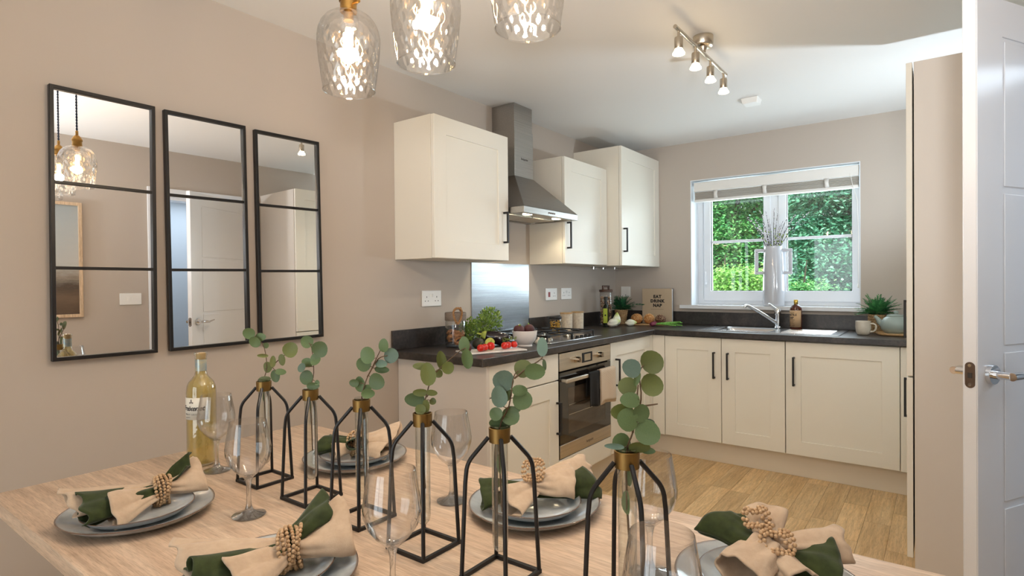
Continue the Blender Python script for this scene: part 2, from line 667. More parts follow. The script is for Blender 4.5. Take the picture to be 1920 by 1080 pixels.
# oak floor strips, one object each, laid along y
pw, gap = 0.115, 0.0012
plank_cache = {}
x = 0.0
ci = 0
while x < ROOM_W - 0.01:
    w = min(pw, ROOM_W - x)
    y = YB - random.uniform(0.0, 0.5)
    while y < YF:
        L = random.choice((0.52, 0.62, 0.72))
        y0, y1 = max(y, YB), min(y + L, YF)
        y += L
        if y1 - y0 < 0.02:
            continue
        if (x + w < 0.53 and y0 > 2.15) or (y0 > 4.12):
            continue
        key = (round(w, 4), round(y1 - y0, 4))
        if key not in plank_cache:
            m2 = MB().box(gap / 2, w - gap / 2, gap / 2, y1 - y0 - gap / 2, -0.0045, 0.0)
            o = m2.build('plank', M['floor'], floor, smooth=0)
            plank_cache[key] = o.data
        else:
            o = bpy.data.objects.new('plank', plank_cache[key])
            COL.objects.link(o)
            o.parent = floor
        o.location = (x, y0, 0)
    x += pw
    ci += 1

# skirting boards where the walls are bare
struct(MB().box(0, 0.014, YB, 2.08, 0, 0.09).build('baseboard_left', M['white_gloss'], bevel=0.003))
struct(MB().box(ROOM_W - 0.014, ROOM_W, YB, DY0 - 0.07, 0, 0.09).build('baseboard_right', M['white_gloss'], bevel=0.003))

# hallway beyond the open door
hx = ROOM_W + 0.12
hall = MB()
hall.box(hx, hx + 1.4, 0.9, 1.0, 0, H).box(hx, hx + 1.4, 3.9, 4.0, 0, H).box(hx + 1.3, hx + 1.4, 1.0, 3.9, 0, H)
M['hall'] = pm('white_hall_paint', (226, 230, 234), 0.85)
struct(hall.build('wall_hall', M['hall'], smooth=0))
struct(MB().box(hx - 0.12, hx + 1.3, 1.0, 3.9, -0.004, 0.0).build('floor_hall', M['floor_base'], smooth=0))

# door lining and architrave
fr = MB()
fr.box(ROOM_W - 0.004, ROOM_W + 0.124, DY0 - 0.002, DY0 + 0.028, 0, DZ).box(ROOM_W - 0.004, ROOM_W + 0.124, DY1 - 0.028, DY1 + 0.002, 0, DZ)
fr.box(ROOM_W - 0.004, ROOM_W + 0.124, DY0 + 0.028, DY1 - 0.028, DZ - 0.03, DZ + 0.002)
fr.box(ROOM_W - 0.018, ROOM_W, DY0 - 0.062, DY0 + 0.006, 0, DZ + 0.058).box(ROOM_W - 0.018, ROOM_W, DY1 - 0.006, DY1 + 0.062, 0, DZ + 0.058)
fr.box(ROOM_W - 0.018, ROOM_W, DY0 + 0.006, DY1 - 0.006, DZ - 0.01, DZ + 0.058)
struct(fr.build('trim_1', M['white_gloss'], bevel=0.003))

# the open door leaf: free edge near (2.35, 1.99), hinged by the tall unit
ang = R(60.5)
ld = Vector((cos(ang), sin(ang), 0))                     # from free edge to hinge
nn = Vector((sin(ang), -cos(ang), 0))                    # face seen by the viewer
DM = frame_M((2.352, 1.985, 0.006), ld, (0, 0, 1))       # local x = along leaf, y = up, z = toward nn
door = struct(MB().box(0, 0.755, 0, 1.985, -0.032, -0.003, DM).build('door_1', M['white_gloss'], smooth=0))
rows = [0.20, 0.635, 1.055, 1.48, 1.885]
st = 0.115
g = 0.010
for zf, zb in ((-0.003, 0.0), (-0.035, -0.032)):
    fmb = MB().cells([0, st, 0.755 - st, 0.755], [0, rows[0] - 0.0, rows[-1] + 0.0, 1.985], lambda i, j: not (i == 1 and j == 1), zf, zb)
    m3 = MB().add(fmb.v, fmb.f, DM)
    m3.build('door_frame', M['white_gloss'], door, bevel=0.0025)
    for a, b in zip(rows[:-1], rows[1:]):
        MB().box(st + g, 0.755 - st - g, a + g, b - g, zf, zb, DM).build('door_panel', M['white_gloss'], door, bevel=0.0028)
for sgn in (1, -1):
    off = 0.0 if sgn > 0 else -0.035
    hz, hxl = 0.992, 0.058
    P = lambda a, b, c: DM @ Vector((a, b, off + sgn * c))
    h = MB()
    h.cyl(P(hxl, hz, 0), P(hxl, hz, 0.010), 0.026, 0.025, 28)
    h.cyl(P(hxl, hz, 0.009), P(hxl, hz, 0.045), 0.0105, 0.0095, 16)
    h.tube([P(hxl - 0.006, hz, 0.05), P(hxl + 0.03, hz + 0.001, 0.052), P(hxl + 0.06, hz - 0.004, 0.052), P(hxl + 0.09, hz + 0.003, 0.05), P(hxl + 0.125, hz + 0.008, 0.047)], [0.0105, 0.0105, 0.0075, 0.0065, 0.005], 14)
    h.build('door_handle', M['chrome'], door)
lp = MB()
lpts = []
for i in range(24):
    a = 2 * pi * i / 24
    lpts.append((0.012 * cos(a), 0.022 * (1 if sin(a) >= 0 else -1) * (abs(sin(a)) > 1e-6) + 0.012 * sin(a)))
lv = [DM @ Vector((-0.0012, 0.992 + q, -0.0175 + p)) for p, q in lpts]
lv2 = [DM @ Vector((0.002, 0.992 + q, -0.0175 + p)) for p, q in lpts]
lp.add(lv + lv2, [tuple(range(24)), tuple(range(47, 23, -1))] + [(i, (i + 1) % 24, 24 + (i + 1) % 24, 24 + i) for i in range(24)])
plate = lp.build('latch_plate', M['dull_plate'], door)
for q in (-0.025, 0.025):
    MB().cyl(DM @ Vector((-0.0028, 0.992 + q, -0.0175)), DM @ Vector((0.002, 0.992 + q, -0.0175)), 0.0042, n=14).build('screw', M['chrome'], plate)
MB().box(-0.0022, 0.002, 0.984, 0.998, -0.0225, -0.0125, DM).build('latch_bolt', M['slot'], plate)

# patio doors behind the viewer: frame and glass
pf = MB()
for a, b in ((PX0, PX0 + 0.06), ((PX0 + PX1) / 2 - 0.05, (PX0 + PX1) / 2 + 0.05), (PX1 - 0.06, PX1)):
    pf.box(a, b, YB - 0.09, YB - 0.03, 0, PZ)
for a, b in ((PX0 + 0.06, (PX0 + PX1) / 2 - 0.05), ((PX0 + PX1) / 2 + 0.05, PX1 - 0.06)):
    pf.box(a, b, YB - 0.09, YB - 0.03, PZ - 0.06, PZ).box(a, b, YB - 0.09, YB - 0.03, 0, 0.08)
pf = struct(pf.build('window_2', M['upvc'], bevel=0.004))
for a, b in ((PX0 + 0.06, (PX0 + PX1) / 2 - 0.05), ((PX0 + PX1) / 2 + 0.05, PX1 - 0.06)):
    MB().box(a, b, YB - 0.064, YB - 0.060, 0.08, PZ - 0.06).build('pane', M['pane'], pf, smooth=0)

# ------------------------------------------------------------------ kitchen window
WY = YF + 0.15
win = MB()
# outer frame, mullion
win.cells([WX0, WX0 + 0.048, 1.218, 1.302, WX1 - 0.024, WX1], [WZ0, WZ0 + 0.05, WZ1 - 0.05, WZ1], lambda i, j: j in (0, 2) or i in (0, 2, 4), WY + 0.012, WY + 0.075, (0, 2, 1))
win = struct(win.build('window_1', M['upvc'], bevel=0.004))
for gx0, gx1 in ((0.779, 1.182), (1.345, 1.773)):
    gz0, gz1 = 1.172, 1.985
    sx0, sx1 = gx0 - 0.058, gx1 + 0.052
    s_ = MB().cells([sx0, gx0, gx1, sx1], [WZ0 + 0.03, gz0, gz1, WZ1 - 0.03], lambda i, j: not (i == 1 and j == 1), WY, WY + 0.06, (0, 2, 1))
    s_ = s_.build('sash', M['upvc'], win, bevel=0.006)
    MB().box(gx0 - 0.004, gx1 + 0.004, WY + 0.026, WY + 0.034, gz0 - 0.004, gz1 + 0.004).build('pane', M['pane'], s_, smooth=0)
    MB().box(gx0, gx1, WY + 0.014, WY + 0.026, 1.557, 1.577).build('glazing_bar', M['upvc'], s_, bevel=0.003)
    seal = MB().cells([gx0 - 0.001, gx0 + 0.003, gx1 - 0.003, gx1 + 0.001], [gz0 - 0.001, gz0 + 0.003, gz1 - 0.003, gz1 + 0.001], lambda i, j: not (i == 1 and j == 1), WY + 0.012, WY + 0.026, (0, 2, 1))
    seal.build('seal', M['dark_gap'], s_, smooth=0)
hl = MB().box(0.733, 0.749, WY - 0.008, WY + 0.002, 1.20, 1.26).box(0.735, 0.747, WY - 0.03, WY - 0.006, 1.225, 1.24).box(0.735, 0.747, WY - 0.03, WY - 0.02, 1.235, 1.33)
hl.build('window_handle', M['upvc'], win, bevel=0.003)
rv = MB().box(WX0 + 0.0, WX0 + 0.006, YF - 0.001, WY + 0.012, WZ0, WZ1).box(WX1 - 0.006, WX1, YF - 0.001, WY + 0.012, WZ0, WZ1).box(WX0 + 0.006, WX1 - 0.006, YF - 0.001, WY + 0.012, WZ1 - 0.006, WZ1)
rv.build('reveal', M['hall'], win, smooth=0)
MB().box(0.585, 1.90, YF - 0.035, YF - 0.0005, 1.034, 1.061).box(WX0 + 0.0065, WX1 - 0.0065, YF - 0.0005, WY + 0.011, 1.0602, 1.0612).build('window_sill', M['white_gloss'], win, bevel=0.005)

# wooden venetian blind, drawn up
bl = thing('venetian_blind', 'off-white wooden venetian blind drawn up at top of kitchen window', 'blind', (1.262, YF + 0.04, 1.885))
bx0, bx1 = 0.690 - 1.262, 1.830 - 1.262
M['blind'] = pm('off_white_blind', (232, 229, 224), 0.4)
M['slat'] = pm('wood_slat', (206, 198, 188), 0.5, noise_=(20, (190, 180, 168), 0.4, 0.7, (0.2, 6, 6)))
MB().box(bx0, bx1, -0.028, -0.016, 0.080, 0.155).box(bx0, bx1, -0.016, 0.03, 0.120, 0.150).build('valance', M['blind'], bl, bevel=0.004)
for i in range(9):
    jit = random.uniform(-0.002, 0.002)
    MB().box(bx0 + 0.004, bx1 - 0.004, -0.024 + jit, 0.024 + jit, 0.0212 + i * 0.0066, 0.0244 + i * 0.0066).build('slat', M['slat'], bl, smooth=0)
MB().box(bx0 + 0.003, bx1 - 0.003, -0.026, 0.026, 0.0, 0.019).build('bottom_rail', M['blind'], bl, bevel=0.003)
for xx in (0.865, 1.225, 1.635):
    t = MB()
    lx = xx - 1.262
    t.tube([(lx, -0.0275, 0.082), (lx + 0.003, -0.036, 0.06), (lx, -0.034, 0.035), (lx + 0.004, -0.0265, 0.017)], 0.0022, 6)
    t.add([(lx - 0.018, -0.030, 0.081), (lx + 0.016, -0.030, 0.081), (lx + 0.012, -0.040, 0.052), (lx - 0.012, -0.042, 0.045), (lx + 0.016, -0.031, 0.02), (lx - 0.013, -0.031, 0.014)], [(0, 1, 2, 3), (3, 2, 4, 5)])
    t.build('ladder_tape', M['blind'], bl, solid=0.0012)
cd = MB().tube([(0.515, -0.030, 0.10), (0.53, -0.031, 0.02), (0.560, -0.034, -0.10), (0.5635, -0.034, -0.30), (0.562, -0.034, -0.66)], 0.0022, 6)
cd.lathe([(0.002, 0.0), (0.006, -0.008), (0.007, -0.026), (0.003, -0.03)], 10, Matrix.Translation((0.562, -0.034, -0.66)))
cd.build('pull_cord', M['blind'], bl)

# ------------------------------------------------------------------ cabinets
def FM_left(y, z, x):      # faces +X
    return frame_M((x, y, z), (0, 1, 0), (0, 0, 1))


def FM_far(x, z, y):       # faces -Y
    return frame_M((x, y, z), (1, 0, 0), (0, 0, 1))


def FM_tall(y, z, x):      # faces -X
    return frame_M((x, y, z), (0, -1, 0), (0, 0, 1))


def shaker(F, w, h, parent, rail=0.09, name='door', flat=False):
    mb = MB()
    if flat:
        mb.box(0.0015, w - 0.0015, 0.0015, h - 0.0015, 0, 0.02)
    else:
        mb.cells([0.0015, rail, w - rail, w - 0.0015], [0.0015, rail, h - rail, h - 0.0015], lambda i, j: not (i == 1 and j == 1), 0, 0.02)
        mb.box(rail - 0.004, w - rail + 0.004, rail - 0.004, h - rail + 0.004, 0.002, 0.0125)
    m2 = MB().add(mb.v, mb.f, F)
    return m2.build(name, M['cream'], parent, bevel=0.0016)


def bar_handle(F, u, v, length, parent, horiz=False):
    """square bar handle centred at (u, v) on a door face"""
    mb = MB()
    z0 = 0.02
    a = length / 2
    b = 0.0055
    if horiz:
        mb.box(u - a, u + a, v - b, v + b, z0 + 0.024, z0 + 0.034)
        for s in (-1, 1):
            mb.box(u + s * (a - 0.011) - 0.0055, u + s * (a - 0.011) + 0.0055, v - b, v + b, z0 - 0.0005, z0 + 0.0245)
    else:
        mb.box(u - b, u + b, v - a, v + a, z0 + 0.024, z0 + 0.034)
        for s in (-1, 1):
            mb.box(u - b, u + b, v + s * (a - 0.0055) - 0.0055, v + s * (a - 0.0055) + 0.0055, z0 - 0.0005, z0 + 0.0245)
    m2 = MB().add(mb.v, mb.f, F)
    o = m2.build('handle', M['black'], parent, bevel=0.0012)
    o['label'] = 'black square bar handle'
    return o


ZB, ZT = 1.376, 2.087
# wall cabinets
def wall_cab(y0, y1, xf, z0, z1, label, hside, name='wall_cabinet'):
    t = thing(name, label, 'cabinet', (0, (y0 + y1) / 2, z0), group='cream shaker wall cabinets')
    yy0, yy1 = -(y1 - y0) / 2, (y1 - y0) / 2
    h = z1 - z0
    MB().box(0.001, xf - 0.022, yy0 + 0.001, yy1 - 0.001, 0, h).build('body', M['cream_side'], t, bevel=0.001)
    F = FM_left(yy0, 0, xf - 0.02)
    d = shaker(F, y1 - y0, h, t)
    u = (y1 - y0) - 0.045 if hside > 0 else 0.033
    bar_handle(F, u, 0.188, 0.178, d)
    return t


wall_cab(2.1034, 2.708, 0.288, ZB, ZT, 'nearest cream shaker wall cabinet, left of the steel hood', 1)
wall_cab(3.3225, 3.923, 0.288, ZB, ZT, 'middle cream wall cabinet, just right of the steel hood', -1)
c3 = wall_cab(3.926, 4.628, 0.405, 1.372, 2.252, 'tallest deepest cream wall cabinet in the far corner beside the window wall', -1)
pp = MB()
for i, (px_, py_, r_) in enumerate(((0.12, -0.26, 0.011), (0.12, -0.10, 0.011), (0.16, 0.02, 0.009))):
    pp.cyl((px_, py_, 0.0), (px_, py_, -0.018), r_, n=12)
    pp.cyl((px_, py_, -0.012), (px_ + 0.03, py_, -0.014), 0.006, n=8)
pp.build('pipe_fittings', M['chrome'], c3)

# base cabinets, left run
XFR = 0.59
ZD0, ZD1 = 0.146, 0.862


def base_left(y0, y1, label):
    t = thing('base_cabinet', label, 'cabinet', (0, (y0 + y1) / 2, 0), group='cream shaker base cabinets')
    a = (y1 - y0) / 2
    MB().box(0.002, XFR - 0.022, -a + 0.001, a - 0.001, ZD0, 0.866).build('body', M['cream_side'], t, smooth=0)
    return t, -a


t, a = base_left(2.142, 2.752, 'cream base cabinet with a drawer over a door, left of the oven')
F = FM_left(a, 0.713, XFR - 0.02)
d = shaker(F, 0.61, ZD1 - 0.713, t, name='drawer_front', flat=True)
bar_handle(F, 0.305, 0.085, 0.178, d, True)
F = FM_left(a, ZD0, XFR - 0.02)
d = shaker(F, 0.61, 0.709 - ZD0, t)
bar_handle(F, 0.61 - 0.022, 0.36, 0.178, d)
tag(MB().box(0.002, 0.598, 2.118, 2.140, 0.0, 0.866).build('end_panel', M['tall_side'], bevel=0.001), 'plain cream end panel closing the near end of the worktop run', 'panel')
t, a = base_left(3.374, 3.990, 'cream base cabinet with one door, right of the oven by the inner corner')
F = FM_left(a, ZD0, XFR - 0.02)
d = shaker(F, 0.616, ZD1 - ZD0, t)
bar_handle(F, 0.070, 0.52, 0.178, d)
# corner post
cp = MB().box(0.57, XFR, 3.992, 4.0405, ZD0, 0.862).box(XFR, 0.679, 4.0405, 4.060, ZD0, 0.862)
tag(cp.build('corner_post', M['cream'], bevel=0.001), 'cream L-shaped corner post where the two cabinet runs meet', 'panel')

# far run
YFR = YF - 0.59
def base_far(x0, x1, label):
    t = thing('base_cabinet', label, 'cabinet', ((x0 + x1) / 2, YF, 0), group='cream shaker base cabinets')
    a = (x1 - x0) / 2
    MB().box(-a + 0.001, a - 0.001, -0.59 + 0.022, -0.001, ZD0, 0.70 if x0 < 1 else 0.866).build('body', M['cream_side'], t, smooth=0)
    return t, -a


t, a = base_far(0.682, 1.480, 'cream two-door cabinet under the sink')
F1 = FM_far(a, ZD0, -0.57)
d = shaker(F1, 0.3985, ZD1 - ZD0, t)
bar_handle(F1, 0.353, 0.53, 0.180, d)
F2 = FM_far(a + 0.3995, ZD0, -0.57)
d = shaker(F2, 0.3985, ZD1 - ZD0, t)
bar_handle(F2, 0.045, 0.53, 0.180, d)
t, a = base_far(1.482, 2.088, 'widest cream single-door cabinet right of the sink unit')
F1 = FM_far(a, ZD0, -0.57)
d = shaker(F1, 0.606, ZD1 - ZD0, t)
bar_handle(F1, 0.050, 0.53, 0.182, d)
tag(MB().box(2.090, 2.75, YFR, YFR + 0.02, ZD0, 0.862).build('filler_panel', M['cream'], bevel=0.001), 'narrow cream filler panel at the right end of the sink run', 'panel')
# plinths
tag(MB().box(0.52, 0.538, 2.142, 4.093, 0.0, 0.142).build('plinth', M['plinth'], bevel=0.001), 'cream plinth board under the oven side cabinets', 'plinth')
tag(MB().box(0.538, 2.75, YF - 0.54, YF - 0.522, 0.0, 0.142).build('plinth', M['plinth'], bevel=0.001), 'long cream plinth board under the sink side cabinets', 'plinth')

# worktop, one L-shaped slab with cut-outs for the sink bowl
SX0, SX1, SY0, SY1 = 0.985, 1.36, 4.165, 4.505
xs = [0.002, 0.615, SX0, SX1, 2.75]
ys = [2.072, YF - 0.615, SY0, SY1, YF - 0.002]
WTZ0, WTZ = 0.867, 0.905


def wmask(i, j):
    if j == 0:
        return i == 0
    return not (i == 2 and j == 2)


wt = MB().cells(xs, ys, wmask, WTZ0, WTZ)
wt = tag(wt.build('worktop', M['worktop'], smooth=0, bevel=0.004), 'dark stone-look L-shaped kitchen worktop', 'worktop')
up = MB().box(0.001, 0.014, 2.072, 2.704, WTZ + 0.0005, 1.008)
up.build('upstand', M['worktop'], wt, bevel=0.0015)
MB().box(0.001, 0.014, 3.308, YF - 0.016, WTZ + 0.0005, 1.008).build('upstand', M['worktop'], wt, bevel=0.0015)
MB().box(0.001, 2.75, YF - 0.0145, YF - 0.001, WTZ + 0.0005, 1.008).build('upstand', M['worktop'], wt, bevel=0.0015)
# splashback
tag(MB().box(0.0012, 0.0062, 2.7055, 3.3065, WTZ + 0.0005, 1.376).build('splashback', M['steel_v'], bevel=0.0008), 'brushed steel splashback panel behind the hob', 'splashback')

# tall unit by the door
TY0, TY1, TXF = 2.78, 3.40, 2.169
t = thing('tall_cabinet', 'full-height cream tall cabinet standing beside the white door', 'cabinet', (2.46, (TY0 + TY1) / 2, 0))
a = (TY1 - TY0) / 2
MB().box(TXF - 2.46 + 0.025, 0.298, -a, -a + 0.018, 0.0, 2.087).build('side_panel', M['tall_side'], t, bevel=0.001)
MB().box(TXF - 2.46 + 0.025, 0.298, -a + 0.0185, a, 0.15, 2.086).build('body', M['cream_side'], t, smooth=0)
F = FM_tall(a, 0.874, TXF - 2.46 + 0.020)
d = shaker(F, 2 * a, 2.089 - 0.874, t)
bar_handle(F, 0.045, 0.19, 0.178, d)
F = FM_tall(a, 0.166, TXF - 2.46 + 0.020)
d = shaker(F, 2 * a, 0.870 - 0.166, t)
bar_handle(F, 0.045, 0.528, 0.186, d)
MB().box(TXF - 2.46 + 0.07, TXF - 2.46 + 0.088, -a + 0.0185, a, 0.0, 0.148).build('plinth', M['plinth'], t, smooth=0)

# ------------------------------------------------------------------ extractor hood
HY = 3.0175
t = thing('extractor_hood', 'stainless steel chimney extractor hood over the hob', 'extractor hood', (0, HY, 1.65))
hw, hd = 0.299, 0.39
cw, cdp = 0.1, 0.18
MB().cells([0.002, 0.03, hd - 0.03, hd], [-hw, -hw + 0.02, hw - 0.02, hw], lambda i, j: not (i == 1 and j == 1), 0, 0.038).build('rim_band', M['steel'], t, bevel=0.002)
cn = MB()
b4 = [(0.002, -hw), (hd, -hw), (hd, hw), (0.002, hw)]
t4 = [(0.002, -cw), (cdp, -cw), (cdp, cw), (0.002, cw)]
cn.add([(x_, y_, 0.0382) for x_, y_ in b4] + [(x_, y_, 0.262) for x_, y_ in t4], [(0, 1, 5, 4), (1, 2, 6, 5), (2, 3, 7, 6), (3, 0, 4, 7), (4, 5, 6, 7)])
cn.build('canopy', M['steel_dark'], t, bevel=0.002, smooth=0)
MB().box(0.002, cdp, -cw, cw, 0.262, 0.556).build('chimney', M['steel'], t, bevel=0.001)
MB().box(0.002, cdp - 0.004, -cw + 0.004, cw - 0.004, 0.556, H - 1.65 - 0.002).build('chimney_extension', M['steel'], t, bevel=0.001)
uf = MB().box(0.03, hd - 0.03, -hw + 0.02, hw - 0.02, 0.008, 0.014)
uf.build('underside', M['steel'], t, smooth=0)
for s in (-1, 1):
    MB().box(0.06, 0.24, s * 0.125 - 0.12, s * 0.125 + 0.12, 0.003, 0.008).build('grease_filter', M['oven_steel'], t, bevel=0.001)
    MB().lathe([(0.028, 0.003), (0.028, 0.008)], 20, Matrix.Translation((0.315, s * 0.16, 0))).build('hood_lamp', M['hood_glow'], t)
for i in range(4):
    MB().cyl((hd - 0.001, -0.04 + i * 0.02, 0.019), (hd + 0.004, -0.04 + i * 0.02, 0.019), 0.0045, n=12).build('button', M['dull_plate'], t)
text_mesh('hotpoint', 0.021, frame_M((cdp + 0.0003, 0.005, 0.375), (0, 1, 0), (0, 0, 1)), 0.0003).build('lettering', M['slot'], t, smooth=0)
for s in (-1, 1):
    light('hood_lamp_light', 'SPOT', (0.315, HY + s * 0.16, 1.648), 2.6, (1.0, 0.86, 0.62), 0.02, aim=(0.30, HY + s * 0.16, 0), spot=125, blend=0.5)

# ------------------------------------------------------------------ oven and hob
t = thing('built_in_oven', 'stainless steel built-in oven with dark glass door below the hob', 'oven', (0, 3.064, 0), group=None)
a = 0.3045
XO = XFR
MB().box(0.02, XO - 0.022, -a, a, 0.27, 0.864).build('body', M['dark_gap'], t, smooth=0)
MB().box(XO - 0.022, XO + 0.002, -a + 0.002, a - 0.002, 0.758, 0.856).build('control_panel', M['oven_steel'], t, bevel=0.0015)
for yy in (-0.128, 0.141):
    k = MB()
    k.cyl((XO + 0.002, yy, 0.808), (XO + 0.007, yy, 0.808), 0.021, n=28)
    k.cyl((XO + 0.007, yy, 0.808), (XO + 0.034, yy, 0.808), 0.018, 0.016, 28)
    k.box(XO + 0.03, XO + 0.040, yy - 0.004, yy + 0.004, 0.793, 0.823)
    k.build('knob', M['nickel'], t)
dsp = MB().box(XO + 0.002, XO + 0.0035, -0.058, 0.065, 0.778, 0.835).build('display', M['dark_gap'], t, bevel=0.001)
MB().box(XO + 0.0035, XO + 0.0042, -0.032, 0.043, 0.787, 0.826).build('display_screen', M['nickel'], dsp, smooth=0)
dd = MB().cells([-a + 0.002, -a + 0.003, a - 0.003, a - 0.002], [0.272, 0.345, 0.744, 0.745], lambda i, j: j == 0, XO - 0.020, XO + 0.002, (1, 2, 0)).build('door', M['oven_steel'], t, bevel=0.001)
M['oven_glass'] = pm('smoked_oven_glass', (30, 25, 21), 0.04, spec=0.7, coat=0.4)
MB().box(XO - 0.018, XO + 0.001, -a + 0.002, a - 0.002, 0.346, 0.748).build('glass', M['oven_glass'], dd, smooth=0)
# inner window of the door, a little lighter than the black border
M['oven_inner'] = pm('oven_window_glass', (86, 74, 62), 0.05, spec=0.6, noise_=(3, (70, 60, 50), 0.4, 0.6, (1, 1, 4)))
MB().box(XO + 0.001, XO + 0.0014, -a + 0.09, a - 0.075, 0.395, 0.655).build('inner_window', M['oven_inner'], dd, smooth=0)
for zz in (0.50, 0.555):
    MB().box(XO + 0.0014, XO + 0.0018, -a + 0.10, a - 0.19, zz, zz + 0.003).build('shelf_rail', M['nickel'], dd, smooth=0)
hb = MB().box(XO + 0.030, XO + 0.044, -a + 0.012, a - 0.012, 0.695, 0.716)
for s in (-1, 1):
    hb.box(XO + 0.0015, XO + 0.031, s * (a - 0.022) - 0.009, s * (a - 0.022) + 0.009, 0.698, 0.714)
hb.build('handle', M['oven_steel'], dd, bevel=0.003)
text_mesh('hotpoint', 0.024, frame_M((XO + 0.0022, 0.03, 0.308), (0, 1, 0), (0, 0, 1)), 0.0003).build('lettering', M['slot'], t, smooth=0)
tag(MB().box(XFR - 0.02, XFR, 2.755, 3.371, 0.146, 0.266).build('filler_panel', M['cream'], bevel=0.001), 'cream filler panel directly under the oven', 'panel')

# towels over the oven handle
M['towel'] = pm('waffle_towel', (222, 206, 184), 0.95)
m_, nt_, p_ = new_mat('waffle_towel_check')
vec = coords(nt_, (1, 1, 1))
ck = nt_.nodes.new('ShaderNodeTexBrick')
ck.inputs['Scale'].default_value = 60
ck.inputs['Color1'].default_value = (*lin((236, 226, 210)), 1)
ck.inputs['Color2'].default_value = (*lin((228, 216, 198)), 1)
ck.inputs['Mortar'].default_value = (*lin((186, 158, 128)), 1)
ck.inputs['Mortar Size'].default_value = 0.06
sw = nt_.nodes.new('ShaderNodeSeparateXYZ'); cw_ = nt_.nodes.new('ShaderNodeCombineXYZ')
nt_.links.new(vec, sw.inputs[0]); nt_.links.new(sw.outputs[1], cw_.inputs[0]); nt_.links.new(sw.outputs[2], cw_.inputs[1])
nt_.links.new(cw_.outputs[0], ck.inputs[0])
nt_.links.new(ck.outputs[0], p_.inputs['Base Color'])
p_.inputs['Roughness'].default_value = 0.95
bump(nt_, p_, ck.outputs['Fac'], 0.5, 0.002)
M['towel'] = m_
M['black_towel'] = pm('black_towel', (24, 22, 21), 0.95)


def hang_towel(name, label, mat, y0, y1, zf, zbk, ph, layers=2):
    mb = MB()
    for l in range(layers):
        off = l * 0.005
        ny = 26
        prof = []
        # path over the bar: back bottom -> up -> over -> down front
        xb, xf_, top = XO + 0.026 - 0.0, XO + 0.048 + off, 0.720 + off * 0.6
        for k in range(8):
            prof.append((xb - 0.004 + 0.002 * k / 7, zbk + (top - 0.006 - zbk) * k / 7))
        prof += [(xb + 0.004, top), ((xb + xf_) / 2, top + 0.003), (xf_ - 0.004, top)]
        for k in range(12):
            prof.append((xf_ + 0.002 * k / 11, top - 0.006 + (zf + l * 0.012 - top + 0.006) * k / 11))
        vs_, fs = [], []
        for i in range(ny):
            s = i / (ny - 1)
            for k, (px_, pz_) in enumerate(prof):
                fr_ = max(0.0, (k - 10) / 12.0)
                wav = 0.006 * fr_ * sin(s * 9 + ph + l)
                yy = y0 + (y1 - y0) * s + fr_ * (s - 0.5) * 0.018
                vs_.append((px_ + max(wav, -0.002), yy, pz_ + 0.006 * fr_ * sin(s * 4 + ph)))
        n = len(prof)
        for i in range(ny - 1):
            for k in range(n - 1):
                fs.append((i * n + k, i * n + k + 1, (i + 1) * n + k + 1, (i + 1) * n + k))
        mb.add(vs_, fs)
    return tag(mb.build(name, mat, smooth=60, solid=0.0025), label, 'towel')


hang_towel('tea_towel', 'cream waffle checked tea towel folded over the oven handle', M['towel'], 3.145, 3.335, 0.510, 0.60, 0.4)
hang_towel('tea_towel', 'black tea towel hanging over the oven handle behind the cream one', M['black_towel'], 3.015, 3.132, 0.52, 0.58, 1.7, 1)

# gas hob
hob = thing('gas_hob', 'stainless steel four-burner gas hob with black pan supports', 'hob', (0.285, 3.06, WTZ + 0.0008))
ha, hbw = 0.25, 0.298
MB().box(-ha, ha, -hbw, hbw, 0, 0.006).build('hob_plate', M['sink_steel'], hob, bevel=0.004)
for (hx_, hy_, r_) in ((0.11, -0.14, 0.045), (-0.12, -0.14, 0.036), (0.11, 0.12, 0.036), (-0.12, 0.12, 0.052)):
    b = MB().lathe([(r_, 0.006), (r_, 0.014), (r_ * 0.86, 0.018), (r_ * 0.86, 0.0185)], 24, Matrix.Translation((hx_, hy_, 0))).build('burner', M['nickel'], hob)
    MB().lathe([(r_ * 0.7, 0.0185), (r_ * 0.72, 0.025), (r_ * 0.5, 0.027), (0, 0.0275)], 24, Matrix.Translation((hx_, hy_, 0))).build('burner_cap', M['black'], b)
for s, (y0, y1) in enumerate(((-0.275, -0.008), (0.002, 0.262))):
    g_ = MB()
    zt = 0.040
    x0_, x1_ = -0.225, 0.21
    q = 0.0052
    for xx in (x0_, x1_):
        g_.tube([(xx, y0, zt), (xx, y1, zt)], q, 4)
    for yy in (y0, y1):
        g_.tube([(x0_, yy, zt), (x1_, yy, zt)], q, 4)
    ym = (y0 + y1) / 2
    g_.tube([(-0.01, y0, zt), (-0.01, y1, zt)], q, 4)
    for cx_ in (-0.12, 0.11):
        for dx_, dy_ in ((1, 0), (-1, 0), (0, 1), (0, -1)):
            ex = cx_ + dx_ * 0.10
            ey = ym + dy_ * (y1 - y0) / 2
            g_.tube([(cx_ + dx_ * 0.025, ym + dy_ * 0.025, zt + 0.004), (ex, ey, zt + 0.001)], q, 4)
    for xx in (x0_, x1_):
        for yy in (y0, y1):
            g_.tube([(xx, yy, zt), (xx, yy, 0.006)], q, 4)
    g_.build('pan_support', M['black'], hob)
for i in range(4):
    MB().lathe([(0.014, 0.006), (0.014, 0.009), (0.0105, 0.012), (0.0100, 0.022), (0, 0.023)], 20, Matrix.Translation((0.228, 0.03 + 0.052 * i, 0))).build('knob', M['black'], hob)

